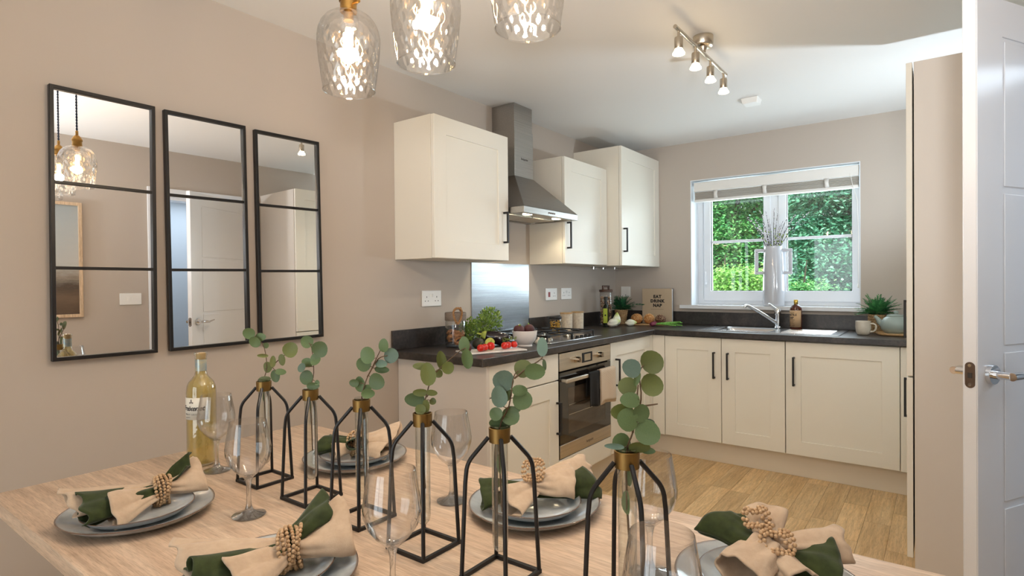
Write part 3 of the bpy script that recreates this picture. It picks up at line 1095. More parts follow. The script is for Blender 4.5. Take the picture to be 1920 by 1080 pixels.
# ------------------------------------------------------------------ sink and tap
snk = thing('inset_sink', 'stainless steel inset sink with drainer set in the worktop', 'sink', (1.34, 4.335, WTZ))
sx0, sx1, sy0, sy1 = 0.895 - 1.34, 1.775 - 1.34, 4.085 - 4.335, 4.56 - 4.335
bx0_, bx1_, by0_, by1_ = SX0 - 1.34 + 0.004, SX1 - 1.34 - 0.004, SY0 - 4.335 + 0.004, SY1 - 4.335 - 0.004
MB().cells([sx0, bx0_, bx1_, sx1], [sy0, by0_, by1_, sy1], lambda i, j: not (i == 1 and j == 1), 0.0005, 0.0035).build('sink_deck', M['sink_steel'], snk, bevel=0.001)
bw = MB()
rings = []
for (ins, z, rr) in ((0.0, 0.0035, 0.05), (0.004, -0.01, 0.05), (0.012, -0.13, 0.06), (0.05, -0.15, 0.05)):
    ring = []
    X0, X1, Y0, Y1 = bx0_ + ins, bx1_ - ins, by0_ + ins, by1_ - ins
    for cx_, cy_, a0 in ((X1 - rr, Y1 - rr, 0), (X0 + rr, Y1 - rr, 90), (X0 + rr, Y0 + rr, 180), (X1 - rr, Y0 + rr, 270)):
        for k in range(6):
            an = R(a0 + 18 * k)
            ring.append((cx_ + rr * cos(an), cy_ + rr * sin(an), z))
    rings.append(ring)
n = len(rings[0])
bw.add([p for r_ in rings for p in r_], [(k * n + i, k * n + (i + 1) % n, (k + 1) * n + (i + 1) % n, (k + 1) * n + i) for k in range(3) for i in range(n)] + [tuple(range(3 * n, 4 * n))])
# flat corners of the deck around the rounded bowl
bw.build('bowl', M['sink_steel'], snk, solid=0.001)
crn = MB()
for cx_, cy_, a0 in ((bx1_, by1_, 0), (bx0_, by1_, 90), (bx0_, by0_, 180), (bx1_, by0_, 270)):
    sgx = -1 if a0 in (0, 270) else 1
    sgy = -1 if a0 in (0, 90) else 1
    pts = [(cx_, cy_, 0.0033)] + [(cx_ + sgx * 0.05 + 0.05 * cos(R(a0 + 18 * k)), cy_ + sgy * 0.05 + 0.05 * sin(R(a0 + 18 * k)), 0.0033) for k in range(6)]
    crn.add(pts, [tuple(range(7))])
crn.build('bowl_corner', M['sink_steel'], snk, smooth=0)
for i in range(7):
    MB().tube([(0.09, -0.16 + i * 0.045, 0.0035), (0.38, -0.16 + i * 0.045, 0.0035)], 0.0028, 8).build('drainer_ridge', M['sink_steel'], snk)
MB().box(sx0 + 0.01, sx1 - 0.01, sy0 + 0.01, sy0 + 0.013, 0.0035, 0.006).build('deck_lip', M['sink_steel'], snk)
tp = thing('mixer_tap', 'chrome kitchen mixer tap with an angled spout behind the sink', 'tap', (1.338, 4.515, WTZ + 0.004))
MB().lathe([(0.026, 0), (0.026, 0.008), (0.021, 0.012), (0.020, 0.09), (0.0225, 0.094), (0.0225, 0.125), (0.017, 0.142), (0, 0.144)], 24).build('tap_body', M['chrome'], tp)
MB().tube([(-0.008, -0.010, 0.040), (-0.06, -0.06, 0.085), (-0.11, -0.115, 0.128), (-0.150, -0.155, 0.158), (-0.168, -0.172, 0.166), (-0.178, -0.182, 0.160), (-0.180, -0.184, 0.150)], [0.0125, 0.0115, 0.0105, 0.010, 0.010, 0.0105, 0.0105], 14).build('spout', M['chrome'], tp)
MB().tube([(-0.004, -0.004, 0.130), (-0.022, -0.02, 0.150), (-0.050, -0.045, 0.178)], [0.0085, 0.0075, 0.0055], 12).build('lever', M['chrome'], tp)

# ------------------------------------------------------------------ sockets and switches
def plate_at(name, label, F, w, h, holes, parent_mat='socket', cat='socket'):
    t = thing(name, label, cat, F.to_translation())
    L = F.copy()
    L.translation = (0, 0, 0)
    MB().box(-w / 2, w / 2, -h / 2, h / 2, 0.0, 0.009, L).build('plate', M['socket'], t, bevel=0.003)
    for nm, u, v, a_, b_, mm in holes:
        MB().box(u - a_ / 2, u + a_ / 2, v - b_ / 2, v + b_ / 2, 0.009 if mm != 'socket' else 0.0085, 0.0094 if mm != 'socket' else 0.012, L).build(nm, M[mm], t, smooth=0)
    return t


def pins(u):
    return [('pin_slot', u, 0.008, 0.004, 0.009, 'slot'), ('pin_slot', u - 0.011, -0.014, 0.007, 0.004, 'slot'), ('pin_slot', u + 0.011, -0.014, 0.007, 0.004, 'slot')]


plate_at('double_socket', 'white double wall socket below the nearest wall cabinet', FM_left(2.3655, 1.168, 0), 0.148, 0.088,
         pins(-0.042) + pins(0.036) + [('rocker', -0.010, 0.016, 0.010, 0.018, 'socket'), ('rocker', 0.008, 0.016, 0.010, 0.018, 'socket')])
plate_at('cooker_switch', 'white wall socket with a red cooker switch right of the splashback', FM_left(3.589, 1.166, 0), 0.15, 0.088,
         [('red_rocker', -0.032, -0.002, 0.026, 0.036, 'red')] + pins(0.035))
plate_at('double_socket', 'white double wall socket beside the red cooker switch', FM_left(3.798, 1.166, 0), 0.146, 0.086,
         pins(-0.040) + pins(0.036) + [('rocker', -0.006, 0.014, 0.010, 0.018, 'socket'), ('rocker', 0.008, 0.014, 0.010, 0.018, 'socket')])
plate_at('switch_plate', 'white fused switch plate on the far wall beside the cookbook', FM_far(0.10, 1.167, YF), 0.088, 0.088,
         [('rocker', 0.0, 0.006, 0.022, 0.034, 'socket'), ('indicator', 0.0, -0.028, 0.01, 0.005, 'slot')], cat='switch')
plate_at('light_switch', 'white twin light switch on the right wall beside the doorway', FM_tall(1.73, 1.18, ROOM_W), 0.146, 0.088,
         [('rocker', -0.012, 0.0, 0.016, 0.026, 'socket'), ('rocker', 0.012, 0.0, 0.016, 0.026, 'socket')], cat='switch')

# ------------------------------------------------------------------ painting on the right wall (seen in the mirror)
pa = thing('framed_painting', 'tall abstract landscape painting in a pale wood frame on right wall', 'painting', (ROOM_W, 1.127, 1.06))
F = FM_tall(0, 0, 0)
pw_, ph_ = 0.60, 0.82
M['pale_wood'] = wood_mat('pale_wood_frame', (196, 168, 136), (214, 188, 158), (226, 202, 174), 2, 0.5)
m2 = MB().cells([-pw_ / 2, -pw_ / 2 + 0.022, pw_ / 2 - 0.022, pw_ / 2], [0, 0.022, ph_ - 0.022, ph_], lambda i, j: not (i == 1 and j == 1), 0.0, 0.03)
MB().add(m2.v, m2.f, F).build('frame', M['pale_wood'], pa, bevel=0.002)
m_, nt_, p_ = new_mat('abstract_landscape_print')
tc = coords(nt_)
sp = nt_.nodes.new('ShaderNodeSeparateXYZ')
nt_.links.new(tc, sp.inputs[0])
nf = ntex(nt_, coords(nt_, (1, 6, 22)), 1.2, 8, 0.7)
mm_ = nt_.nodes.new('ShaderNodeMath'); mm_.operation = 'MULTIPLY_ADD'; mm_.inputs[1].default_value = 0.16
nt_.links.new(nf, mm_.inputs[0]); nt_.links.new(sp.outputs[2], mm_.inputs[2])
nt_.links.new(ramp(nt_, mm_.outputs[0], [(0.06, lin((74, 58, 46))), (0.22, lin((112, 92, 74))), (0.30, lin((80, 68, 58))), (0.37, lin((150, 140, 128))), (0.46, lin((190, 190, 186))), (0.9, lin((158, 166, 168)))]), p_.inputs['Base Color'])
p_.inputs['Roughness'].default_value = 0.7
MB().box(-pw_ / 2 + 0.02, pw_ / 2 - 0.02, 0.02, ph_ - 0.02, 0.004, 0.016, F).build('canvas', m_, pa, smooth=0)

# ------------------------------------------------------------------ three mirrors on the left wall
def mirror(y0, y1, label, tilt, yaw, rot=0.0):
    w = y1 - y0
    h = 0.881
    t = thing('wall_mirror', label, 'mirror', (0.0095, (y0 + y1) / 2, 1.0115), group='black framed wall mirrors')
    # hung a touch out of true
    t.rotation_euler = (rot, tilt, yaw)
    F = frame_M((0.0, -w / 2, 0), (0, 1, 0), (0, 0, 1))
    fw = 0.012
    c = MB().cells([0, fw, w - fw, w], [0, fw, h - fw, h], lambda i, j: not (i == 1 and j == 1), 0.0, 0.020)
    MB().add(c.v, c.f, F).build('frame', M['black_frame'], t, bevel=0.0015)
    MB().box(fw - 0.002, w - fw + 0.002, fw - 0.002, h - fw + 0.002, 0.002, 0.008, F).build('mirror_glass', M['mirror'], t, smooth=0)
    for zz in (0.298, 0.573):
        MB().box(fw - 0.001, w - fw + 0.001, zz - 0.005, zz + 0.005, 0.008, 0.016, F).build('crossbar', M['black_frame'], t, bevel=0.001)
    return t


mirror(0.656, 0.9595, 'black framed three-pane wall mirror nearest the viewer, reflecting the pendants', -0.005, -0.02, -0.004)
mirror(1.003, 1.3045, 'middle black framed three-pane wall mirror, reflecting the white door', -0.005, -0.02, 0.009)
mirror(1.3475, 1.648, 'black framed three-pane wall mirror nearest the kitchen cabinets', -0.005, -0.02, 0.011)
# ------------------------------------------------------------------ dining table
TX0, TX1, TY0_, TY1_, TZ = 0.4436, 2.33, 0.4225, 1.284, 0.75
t = thing('dining_table', 'light oak dining table laid for a meal in the foreground', 'table', ((TX0 + TX1) / 2, (TY0_ + TY1_) / 2, 0))
a, b = (TX1 - TX0) / 2, (TY1_ - TY0_) / 2
top = MB().box(-a, a, -b, b, TZ - 0.033, TZ)
top.build('tabletop', M['table'], t, bevel=0.0015)
for sx in (-1, 1):
    for sy in (-1, 1):
        MB().box(sx * 0.58 - 0.03, sx * 0.58 + 0.03, sy * 0.25 - 0.03, sy * 0.25 + 0.03, 0, TZ - 0.033).build('leg', M['table_edge'], t, bevel=0.002)
MB().box(-0.55, 0.55, -0.02, 0.02, TZ - 0.11, TZ - 0.034).build('rail', M['table_edge'], t, bevel=0.002)
for sx in (-1, 1):
    MB().box(sx * 0.58 - 0.02, sx * 0.58 + 0.02, -0.22, 0.22, TZ - 0.11, TZ - 0.034).build('crossrail', M['table_edge'], t, bevel=0.002)

# ------------------------------------------------------------------ bud vases: wire stand, brass collar, glass tube
VASES = [(.890, .868), (1.092, .868), (1.288, .860), (1.487, .845), (1.675, .842), (1.910, .842)]
stand = thing('wire_bud_vase', '', 'vase', (*VASES[0], TZ), group='black wire bud vases along the table')
hb_ = 0.047
q = 0.0036
ring = MB()
for s in (-1, 1):
    ring.box(-hb_ - q, hb_ + q, s * hb_ - q, s * hb_ + q, 0, 2 * q)
    ring.box(s * hb_ - q, s * hb_ + q, -hb_ + q, hb_ - q, 0, 2 * q)
ring.build('base_frame', M['black'], stand, bevel=0.0008)
for sx in (-1, 1):
    for sy in (-1, 1):
        k = 0.0405
        pts = [(sx * hb_, sy * hb_, 0.004), (sx * (k + 0.001), sy * (k + 0.001), 0.165)]
        pts += arc((sx * k, sy * k, 0.178), (sx * k * 0.985, sy * k * 0.985, 0.196), (sx * 0.032, sy * 0.032, 0.208), 5)
        pts += [(sx * 0.0135, sy * 0.0135, 0.238)]
        MB().tube(pts, 0.0037, 8).build('leg', M['black'], stand)
col = MB().lathe([(0.0150, 0.230), (0.0178, 0.230), (0.0185, 0.254), (0.0165, 0.2545), (0.0158, 0.232)], 28)
col.build('collar', M['collar_brass'], stand)
tb = MB().lathe([(0.0148, 0.258), (0.0136, 0.250), (0.0132, 0.06), (0.0118, 0.050), (0.007, 0.0445), (0.0001, 0.043)], 24)
tb.build('glass_tube', M['tube_glass'], stand, solid=0.0009)


def copy_tree(o, parent=None):
    c = o.copy()
    COL.objects.link(c)
    c.parent = parent
    for ch in list(o.children):
        copy_tree(ch, c)
    return c


ords = ['first from the left, beside the wine bottle', 'second from the left', 'third from the left', 'fourth from the left', 'fifth from the left', 'rightmost, nearest the viewer']
stands = [stand] + [copy_tree(stand) for _ in range(5)]
for s_, p_, lb in zip(stands, VASES, ords):
    s_.location = (*p_, TZ)
    s_['label'] = 'black wire bud vase with brass collar, ' + lb

# ------------------------------------------------------------------ eucalyptus sprigs
def leaf_unit(name, cup, fold):
    """unit round leaf: x along the midrib from -1 (stalk) to 1 (tip), y across, z up"""
    mb = MB()
    n = 16
    vs_ = []
    for i in range(n):
        an = 2 * pi * i / n
        x_ = cos(an)
        y_ = sin(an) * (1.0 - 0.10 * x_)
        vs_.append((x_, y_, cup * (x_ * x_ * 0.5 + y_ * y_) + fold * abs(y_)))
    for i in range(n):
        vs_.append((vs_[i][0] * 0.5, vs_[i][1] * 0.5, cup * 0.25 * (vs_[i][0] ** 2 * 0.5 + vs_[i][1] ** 2) + fold * 0.5 * abs(vs_[i][1])))
    vs_.append((0, 0, 0))
    fs = [(i, (i + 1) % n, n + (i + 1) % n, n + i) for i in range(n)] + [(n + i, n + (i + 1) % n, 2 * n) for i in range(n)]
    mb.add(vs_, fs)
    return mb


leaf_meshes = []
for mi_, mm in enumerate(('euc', 'euc_blue', 'euc_olive')):
    for cup, fold in ((0.12, 0.06), (0.20, 0.02), (-0.14, 0.10)):
        o = leaf_unit('leaf', cup, fold).build('leaf', M[mm], smooth=80, fix=False)
        leaf_meshes.append(o.data)
        bpy.data.objects.remove(o)
SPRIGS=[[[[[0.0003,0.0003,0.0061],[0.0062,0.0051,0.0485],[0.0014,0.0021,0.0971],[-0.0093,-0.0057,0.1184],[-0.0238,-0.0164,0.1338]],[[0.0061,0.005,0.0394],[0.032,0.0246,0.0694],[0.0514,0.0394,0.0874]]],[[-0.024,-0.0244,0.1374,-0.5591,-0.7488,0.3559,0.7273,-0.6491,-0.223,0.0138,0.0138],[-0.0153,-0.0132,0.1145,-0.5632,-0.0793,-0.8225,0.5469,-0.782,-0.299,0.0138,0.0138],[-0.0076,-0.0033,0.1262,0.8794,0.466,0.0978,0.4649,-0.8847,0.0349,0.0138,0.01],[-0.0053,0.0099,0.1039,0.4541,0.6266,0.6334,0.7738,-0.6297,0.0682,0.0069,0.0069],[0.0595,0.0398,0.094,0.4467,0.4529,0.7716,0.5951,-0.7944,0.1218,0.0181,0.0181],[0.046,0.0227,0.0689,0.0344,0.1076,-0.9936,0.6059,-0.7929,-0.0648,0.0138,0.0081],[0.0097,0.007,0.0498,0.8961,0.3285,0.2983,0.3281,-0.9432,0.053,0.0128,0.0128],[0.0233,0.0121,0.0642,-0.2169,0.1914,0.9572,0.7323,-0.6165,0.2893,0.0138,0.0069],[0.0244,0.0188,0.027,0.1521,0.0283,-0.988,0.5566,-0.8285,0.062,0.015,0.0113],[0.0386,0.0235,0.038,0.6491,0.7513,-0.1196,0.7563,-0.6203,0.2079,0.0125,0.0075],[0.0062,-0.0017,0.0191,0.8042,0.578,0.1385,0.5868,-0.8092,-0.0306,0.015,0.0075],[-0.0001,-0.0018,0.0792,-0.6607,-0.7481,0.0622,0.7502,-0.6553,0.0881,0.0125,0.0044]]],[[[[0.0002,0.0003,0.0084],[0.0061,0.0052,0.053],[0.0027,0.0031,0.1089],[-0.0027,-0.0007,0.123]],[[0.0044,0.0041,0.0754],[0.0152,0.0125,0.1032]]],[[-0.0115,0.0001,0.1252,-0.5981,-0.5974,0.5342,0.7139,-0.7001,0.0165,0.0135,0.0135],[0.0279,0.0089,0.1099,0.6046,0.2275,0.7634,0.5171,-0.841,-0.159,0.0178,0.0178],[0.0133,0.0058,0.0842,0.9058,0.404,0.1277,0.3591,-0.892,0.2746,0.0127,0.0127],[-0.0147,0.0016,0.0753,-0.9446,-0.3277,0.0176,0.3251,-0.9419,-0.0847,0.015,0.0104],[-0.0117,-0.0144,0.0651,-0.9354,-0.3141,-0.1626,0.2397,-0.901,0.3617,0.0101,0.0101],[-0.0099,-0.0033,0.0415,-0.907,-0.406,0.112,0.4194,-0.8948,0.1527,0.0158,0.0158],[0.0128,-0.001,0.0238,0.8468,0.5307,0.0342,0.5316,-0.8428,-0.084,0.0144,0.0081],[0.0223,0.0034,0.0313,0.8648,0.3619,-0.3481,0.4223,-0.8992,0.1144,0.0058,0.0058]]],[[[[-0.0002,-0.0001,0.0088],[0.0072,0.0059,0.0516],[0.0202,0.016,0.0869],[0.0356,0.028,0.1271]],[[0.01,0.0081,0.0617],[0.0283,0.0222,0.0994],[0.0445,0.0344,0.1068]]],[[0.019,0.0033,0.1099,-0.8374,-0.2221,0.4995,0.2829,-0.9579,0.0484,0.0166,0.0166],[0.0459,0.0224,0.1297,0.269,-0.0708,0.9605,0.392,-0.9029,-0.1763,0.014,0.0104],[0.0507,0.0388,0.1068,0.8923,0.4514,-0.0071,0.4441,-0.8749,0.193,0.0151,0.0151],[-0.0013,0.0082,0.0886,-0.6972,-0.5965,0.3976,0.6522,-0.758,0.0064,0.0146,0.0146],[0.036,0.0252,0.0895,0.945,0.3211,-0.0623,0.32,-0.868,0.3796,0.013,0.0078],[0.0289,0.0324,0.0764,0.7981,0.5948,-0.0961,0.5995,-0.7998,0.0287,0.0146,0.0073],[0.0325,0.0161,0.0536,0.8271,0.3837,-0.4107,0.3991,-0.9154,-0.0515,0.0166,0.0166],[-0.0105,0.0055,0.0449,-0.1816,-0.0684,0.981,0.6067,-0.7929,0.057,0.0156,0.0104],[-0.0153,-0.0063,0.0487,-0.9039,-0.4267,0.0296,0.4257,-0.9042,-0.0352,0.0104,0.0078],[0.0167,0.0041,0.0277,0.623,0.782,-0.0207,0.7802,-0.6193,0.0881,0.013,0.0094],[0.0078,0.0109,0.0393,0.6608,0.7506,0.0031,0.7365,-0.6491,0.1906,0.0094,0.0052]]],[[[[-0.0004,-0.0002,0.0117],[0.0073,0.006,0.0527],[0.0108,0.0088,0.0679],[0.0213,0.0169,0.0916],[0.0543,0.042,0.128],[0.0654,0.0504,0.1365]],[[0.0063,0.0052,0.0441],[0.0143,0.0113,0.0561]]],[[0.0612,0.0519,0.1427,-0.1256,0.0777,0.989,0.7747,-0.6151,0.1467,0.0143,0.0098],[0.0749,0.0445,0.1175,-0.1149,0.2952,-0.9485,0.6658,-0.6857,-0.294,0.0187,0.0098],[0.0226,0.03,0.1127,0.0378,-0.2766,0.9602,0.678,-0.6988,-0.228,0.0178,0.0089],[0.0441,0.0241,0.0999,0.2856,0.3218,-0.9027,0.8197,-0.5701,0.0561,0.0109,0.0109],[0.002,-0.0059,0.1036,-0.5578,-0.8267,0.0742,0.7826,-0.4941,0.3786,0.0134,0.0067],[0.0151,0.0007,0.0888,-0.2596,0.0807,0.9623,0.7345,-0.6304,0.251,0.0201,0.0134],[0.0183,0.026,0.0866,0.7334,0.2868,-0.6164,0.5599,-0.769,0.3084,0.0076,0.0076],[-0.0166,-0.0038,0.0386,-0.7881,-0.614,0.0431,0.6096,-0.7883,-0.0834,0.0178,0.0125],[-0.0047,-0.0001,0.0524,-0.796,-0.6052,0.0087,0.605,-0.7961,-0.0153,0.0134,0.0067],[0.0166,0.0089,0.0524,0.6698,0.7296,-0.1382,0.7291,-0.6111,0.3082,0.0098,0.0054],[0.0104,0.0179,0.0337,0.8776,0.3043,-0.3703,0.4372,-0.8249,0.3582,0.0062,0.0062],[0.0088,0.0012,0.0277,0.232,-0.0655,-0.9705,0.7573,-0.614,0.2225,0.0111,0.0062],[0.0036,-0.0086,0.0224,-0.7407,-0.4434,0.5047,0.5837,-0.7968,0.1566,0.0094,0.0094]]],[[[[-0.0002,-0.0,0.0118],[0.0129,0.0102,0.0503],[0.0192,0.0154,0.0986],[0.0263,0.0208,0.1101]],[[0.0201,0.016,0.0966],[0.0372,0.029,0.1138],[0.0564,0.0435,0.1291],[0.0595,0.046,0.1387]]],[[0.0269,0.032,0.1126,-0.7559,-0.3221,0.57,0.5255,-0.8177,0.2349,0.0143,0.0143],[0.0507,0.0331,0.1094,0.6361,0.7608,-0.1286,0.7665,-0.6422,-0.0081,0.0167,0.0127],[0.0564,0.0546,0.1181,0.2142,-0.1259,-0.9686,0.5703,-0.789,0.2287,0.0088,0.0032],[0.0577,0.046,0.1502,-0.1816,0.2142,0.9598,0.3174,-0.911,0.2634,0.0151,0.0088],[0.0046,0.0057,0.0935,-0.7896,-0.6012,0.1232,0.5999,-0.7984,-0.0513,0.0167,0.0167],[0.0031,-0.0046,0.0671,-0.2919,0.0869,0.9525,0.7065,-0.6517,0.276,0.0167,0.0127],[0.0074,0.01,0.0691,-0.229,-0.0282,-0.973,0.4116,-0.9086,-0.0705,0.012,0.0088],[0.0283,0.021,0.0766,0.6036,0.7969,-0.0241,0.7613,-0.5671,0.3142,0.0127,0.0088],[0.0299,0.0264,0.06,0.8139,0.5565,-0.1666,0.5781,-0.8044,0.1369,0.0155,0.0155],[0.0167,0.0178,0.0436,0.9213,0.3777,-0.0931,0.3864,-0.8612,0.3303,0.0112,0.0048],[0.0,-0.0092,0.0387,-0.8013,-0.2555,0.541,0.4418,-0.8624,0.2471,0.0104,0.0104],[0.0136,0.0141,0.0322,0.7579,0.2187,-0.6146,0.4919,-0.8104,0.3183,0.0145,0.0145],[-0.0009,0.0042,0.0217,-0.7227,-0.6911,-0.0025,0.6891,-0.7203,-0.0801,0.0183,0.0108]]],[[[[-0.0001,0.0001,0.0117],[0.0068,0.0055,0.0401],[0.0165,0.0133,0.0873],[0.0146,0.0122,0.1253],[0.0197,0.0162,0.1378]],[[0.0068,0.0055,0.0401],[0.0107,0.0088,0.0779],[0.0133,0.0111,0.1095]],[[0.0158,0.0126,0.0779],[0.036,0.0278,0.0814]]],[[0.0249,0.0336,0.1403,0.6041,0.736,0.3055,0.6367,-0.6763,0.3704,0.0163,0.0163],[0.0088,-0.0022,0.1345,-0.754,-0.4859,0.4421,0.6451,-0.6747,0.3586,0.0127,0.0127],[-0.0021,0.0073,0.1063,-0.9388,-0.3116,0.1465,0.3436,-0.8755,0.3397,0.0127,0.0127],[0.0268,0.0286,0.1073,0.7484,0.6622,-0.038,0.6222,-0.6811,0.386,0.0156,0.0156],[0.0125,0.0078,0.1193,-0.1965,-0.0709,-0.9779,0.6673,-0.7404,-0.0804,0.0104,0.0046],[0.0067,-0.0021,0.0888,-0.7227,-0.6909,0.0167,0.6476,-0.6685,0.3658,0.0137,0.0104],[-0.0047,-0.0058,0.0707,-0.757,-0.6526,0.0318,0.6505,-0.7483,0.13,0.0156,0.0114],[0.0064,-0.0091,0.0619,-0.6186,-0.7295,0.2918,0.785,-0.5894,0.1908,0.0153,0.0153],[0.0179,0.01,0.0691,0.5585,0.7963,0.2321,0.8063,-0.5869,0.0732,0.0124,0.0124],[0.0199,0.0296,0.0503,0.5629,0.824,-0.0652,0.8264,-0.5594,0.0642,0.0114,0.0065],[0.028,0.0092,0.0418,0.8388,0.4151,-0.3523,0.5414,-0.7041,0.4595,0.0169,0.0169],[-0.0088,0.002,0.0232,-0.6306,-0.7688,0.1062,0.7397,-0.5539,0.3821,0.0135,0.0135],[-0.011,-0.0181,0.0221,-0.9037,-0.4268,0.0351,0.4016,-0.8161,0.4157,0.013,0.0039],[0.0168,0.0057,0.0211,0.7896,0.6114,-0.0517,0.6065,-0.7905,-0.0852,0.0146,0.0072],[0.0263,0.0143,0.0153,0.9263,0.3727,-0.055,0.3766,-0.9203,0.1056,0.0098,0.0046]]]]
rng = random.Random(5)
slab = ['sparse eucalyptus sprig with a leaf reaching right, in the vase beside the wine bottle', 'small upright eucalyptus sprig in the second vase from the left', 'eucalyptus sprig leaning right in the third vase from the left', 'eucalyptus sprig with olive leaves reaching toward the tomatoes, in the fourth vase'  , 'bluish eucalyptus sprig drooping in front of the worktop edge, second vase from the right', 'largest eucalyptus sprig in the rightmost vase nearest the viewer']
for k, (stems, leaves) in enumerate(SPRIGS):
    vx, vy = VASES[k]
    t = thing('eucalyptus_sprig', slab[k], 'plant', (vx, vy, TZ + 0.24), group='eucalyptus sprigs in the bud vases')
    sm = MB()
    for si, st_ in enumerate(stems):
        pts = [Vector(p) for p in st_]
        if si == 0:
            pts[0] = Vector((0.0, 0.0, 0.012))
            pts = [Vector((0.003, 0.002, -0.13)), Vector((-0.002, 0.003, -0.06))] + pts
        # smooth path
        fine = []
        for i in range(len(pts) - 1):
            p0 = pts[max(i - 1, 0)]; p1 = pts[i]; p2 = pts[i + 1]; p3 = pts[min(i + 2, len(pts) - 1)]
            for j in range(4):
                u = j / 4
                fine.append(0.5 * ((2 * p1) + (p2 - p0) * u + (2 * p0 - 5 * p1 + 4 * p2 - p3) * u * u + (3 * p1 - p0 - 3 * p2 + p3) * u ** 3))
        fine.append(pts[-1])
        nn_ = len(fine)
        sm.tube(fine, [0.0017 * (1 - 0.55 * i / nn_) for i in range(nn_)], 6)
    allp = [Vector(p) for st_ in stems for p in st_]
    # dense points for petiole attachment
    dense = []
    for st_ in stems:
        for p, q_ in zip(st_[:-1], st_[1:]):
            for j in range(8):
                dense.append(Vector(p).lerp(Vector(q_), j / 8))
        dense.append(Vector(st_[-1]))
    for lf in leaves:
        c = Vector(lf[0:3]); ax = Vector(lf[3:6]); nm = Vector(lf[6:9]); a_, b_ = lf[9], lf[10]
        stalk = c - ax * a_ * 0.95
        near = min(dense, key=lambda d_: (d_ - stalk).length)
        if (near - stalk).length > 0.004:
            sm.tube([near, near.lerp(stalk, 0.5) + Vector((0, 0, 0.001)), stalk], [0.0009, 0.0008, 0.0006], 5)
    sm.build('stem', M['euc_stem'], t)
    bank = {0: (2, 0, 0), 1: (0, 0, 1), 2: (0, 0, 1), 3: (2, 2, 0), 4: (0, 1, 0, 2), 5: (0, 0, 2, 0, 1)}[k]
    extra = []
    if k in (0, 1, 2, 4, 5):   # leaves sunk inside the glass tube
        extra = [[0.002, 0.0, -0.022, 0, 0, 1, -0.6, -0.8, 0, 0.014, 0.009]]
        if k in (4, 5):
            extra.append([0.0, 0.002, -0.062 if k == 5 else -0.048, 0, 0, 1, -0.5, -0.85, 0, 0.016, 0.010])
    for lf in list(leaves) + extra:
        c = Vector(lf[0:3]); ax = Vector(lf[3:6]); nm = Vector(lf[6:9])
        o = bpy.data.objects.new('leaf', leaf_meshes[rng.choice(bank) * 3 + rng.randrange(3)])
        COL.objects.link(o)
        o.parent = t
        y_ = nm.cross(ax).normalized()
        a_, b_ = lf[9] * 1.1, lf[10] * 1.1
        o.matrix_local = Matrix(((ax.x * a_, y_.x * b_, nm.x * a_, c.x), (ax.y * a_, y_.y * b_, nm.y * a_, c.y), (ax.z * a_, y_.z * b_, nm.z * a_, c.z), (0, 0, 0, 1)))

# ------------------------------------------------------------------ plates
def plate_mesh(name, Rr, h, seed, parent=None):
    rg = random.Random(seed)
    ph = [rg.uniform(0, 6.28) for _ in range(4)]
    def wob(r, z, an):
        return r * (1 + 0.012 * sin(2 * an + ph[0]) + 0.009 * sin(3 * an + ph[1]) + 0.004 * sin(7 * an + ph[2]))
    prof = [(0.0001, 0.005), (Rr * 0.35, 0.0045), (Rr * 0.66, 0.006), (Rr * 0.84, h * 0.55), (Rr * 0.965, h * 0.93), (Rr * 0.99, h), (Rr, h * 0.97), (Rr * 0.995, h * 0.90), (Rr * 0.9, h * 0.45), (Rr * 0.72, 0.0015), (Rr * 0.55, 0.0), (0.0001, 0.0)]
    mb = MB().lathe(prof, 64, closed_ends=False, rfun=wob)
    o = mb.build(name, M['plate'], parent, smooth=80)
    at = o.data.attributes.new('rim', 'FLOAT', 'POINT')
    for i, v in enumerate(o.data.vertices):
        k = i // 64
        at.data[i].value = 1.0 if k in (5, 6) else (0.55 if k == 7 else (0.12 if k == 4 else 0.0))
    return o


def fan(mb, axis, L, w0, w1, npl, amp, z0, z1, ph=0.0, ns=18, nt_=46, end_curve=0.0, bias=0.0, roll=0.0, droop=0.0, start=0.006, tw=0.0, slope=0.0):
    """gathered cloth running from the ring out along axis; pleats ripple across the width"""
    ax = Vector((cos(axis), sin(axis), 0))
    sd = Vector((-sin(axis), cos(axis), 0))
    vs_, fs = [], []
    for i in range(ns):
        s = i / (ns - 1)
        w = w0 + (w1 - w0) * (s ** 0.75)
        A = amp * (0.25 + 0.75 * s)
        for j in range(nt_):
            tt = -1 + 2 * j / (nt_ - 1)
            along = start + L * s * (1 + end_curve * tt * abs(tt) * 0.5 - 0.10 * abs(end_curve) * tt * tt)
            lat = tt * w + bias * s
            zz = z0 + (z1 - z0) * s + A * sin(npl * pi * tt + ph) * (0.75 + 0.25 * cos(2.3 * tt + ph)) + roll * (tt * tt) * s - droop * s * s
            zz += 0.25 * A * sin(2.1 * npl * tt + 3 * s + ph * 2)
            zz += 0.0085 * noise.noise(Vector((tt * 1.9 + ph * 3, s * 1.4, ph * 5 + axis))) + 0.0038 * noise.noise(Vector((tt * 5.5, s * 2.2 + ph, axis * 3))) * (1.2 - 0.4 * s)
            lat += 0.006 * s * noise.noise(Vector((tt * 2.0, s * 2.0, ph + axis * 2)))
            along += 0.008 * s * noise.noise(Vector((tt * 1.6 + 7, ph, axis)))
            zz += slope * tt * w * (0.35 + 0.65 * s)
            lat += 0.35 * A * cos(npl * pi * tt + ph) + tw * s * zz
            p = ax * along + sd * lat
            vs_.append((p.x, p.y, max(zz, 0.0012)))
    for i in range(ns - 1):
        for j in range(nt_ - 1):
            fs.append((i * nt_ + j, (i + 1) * nt_ + j, (i + 1) * nt_ + j + 1, i * nt_ + j + 1))
    mb.add(vs_, fs)


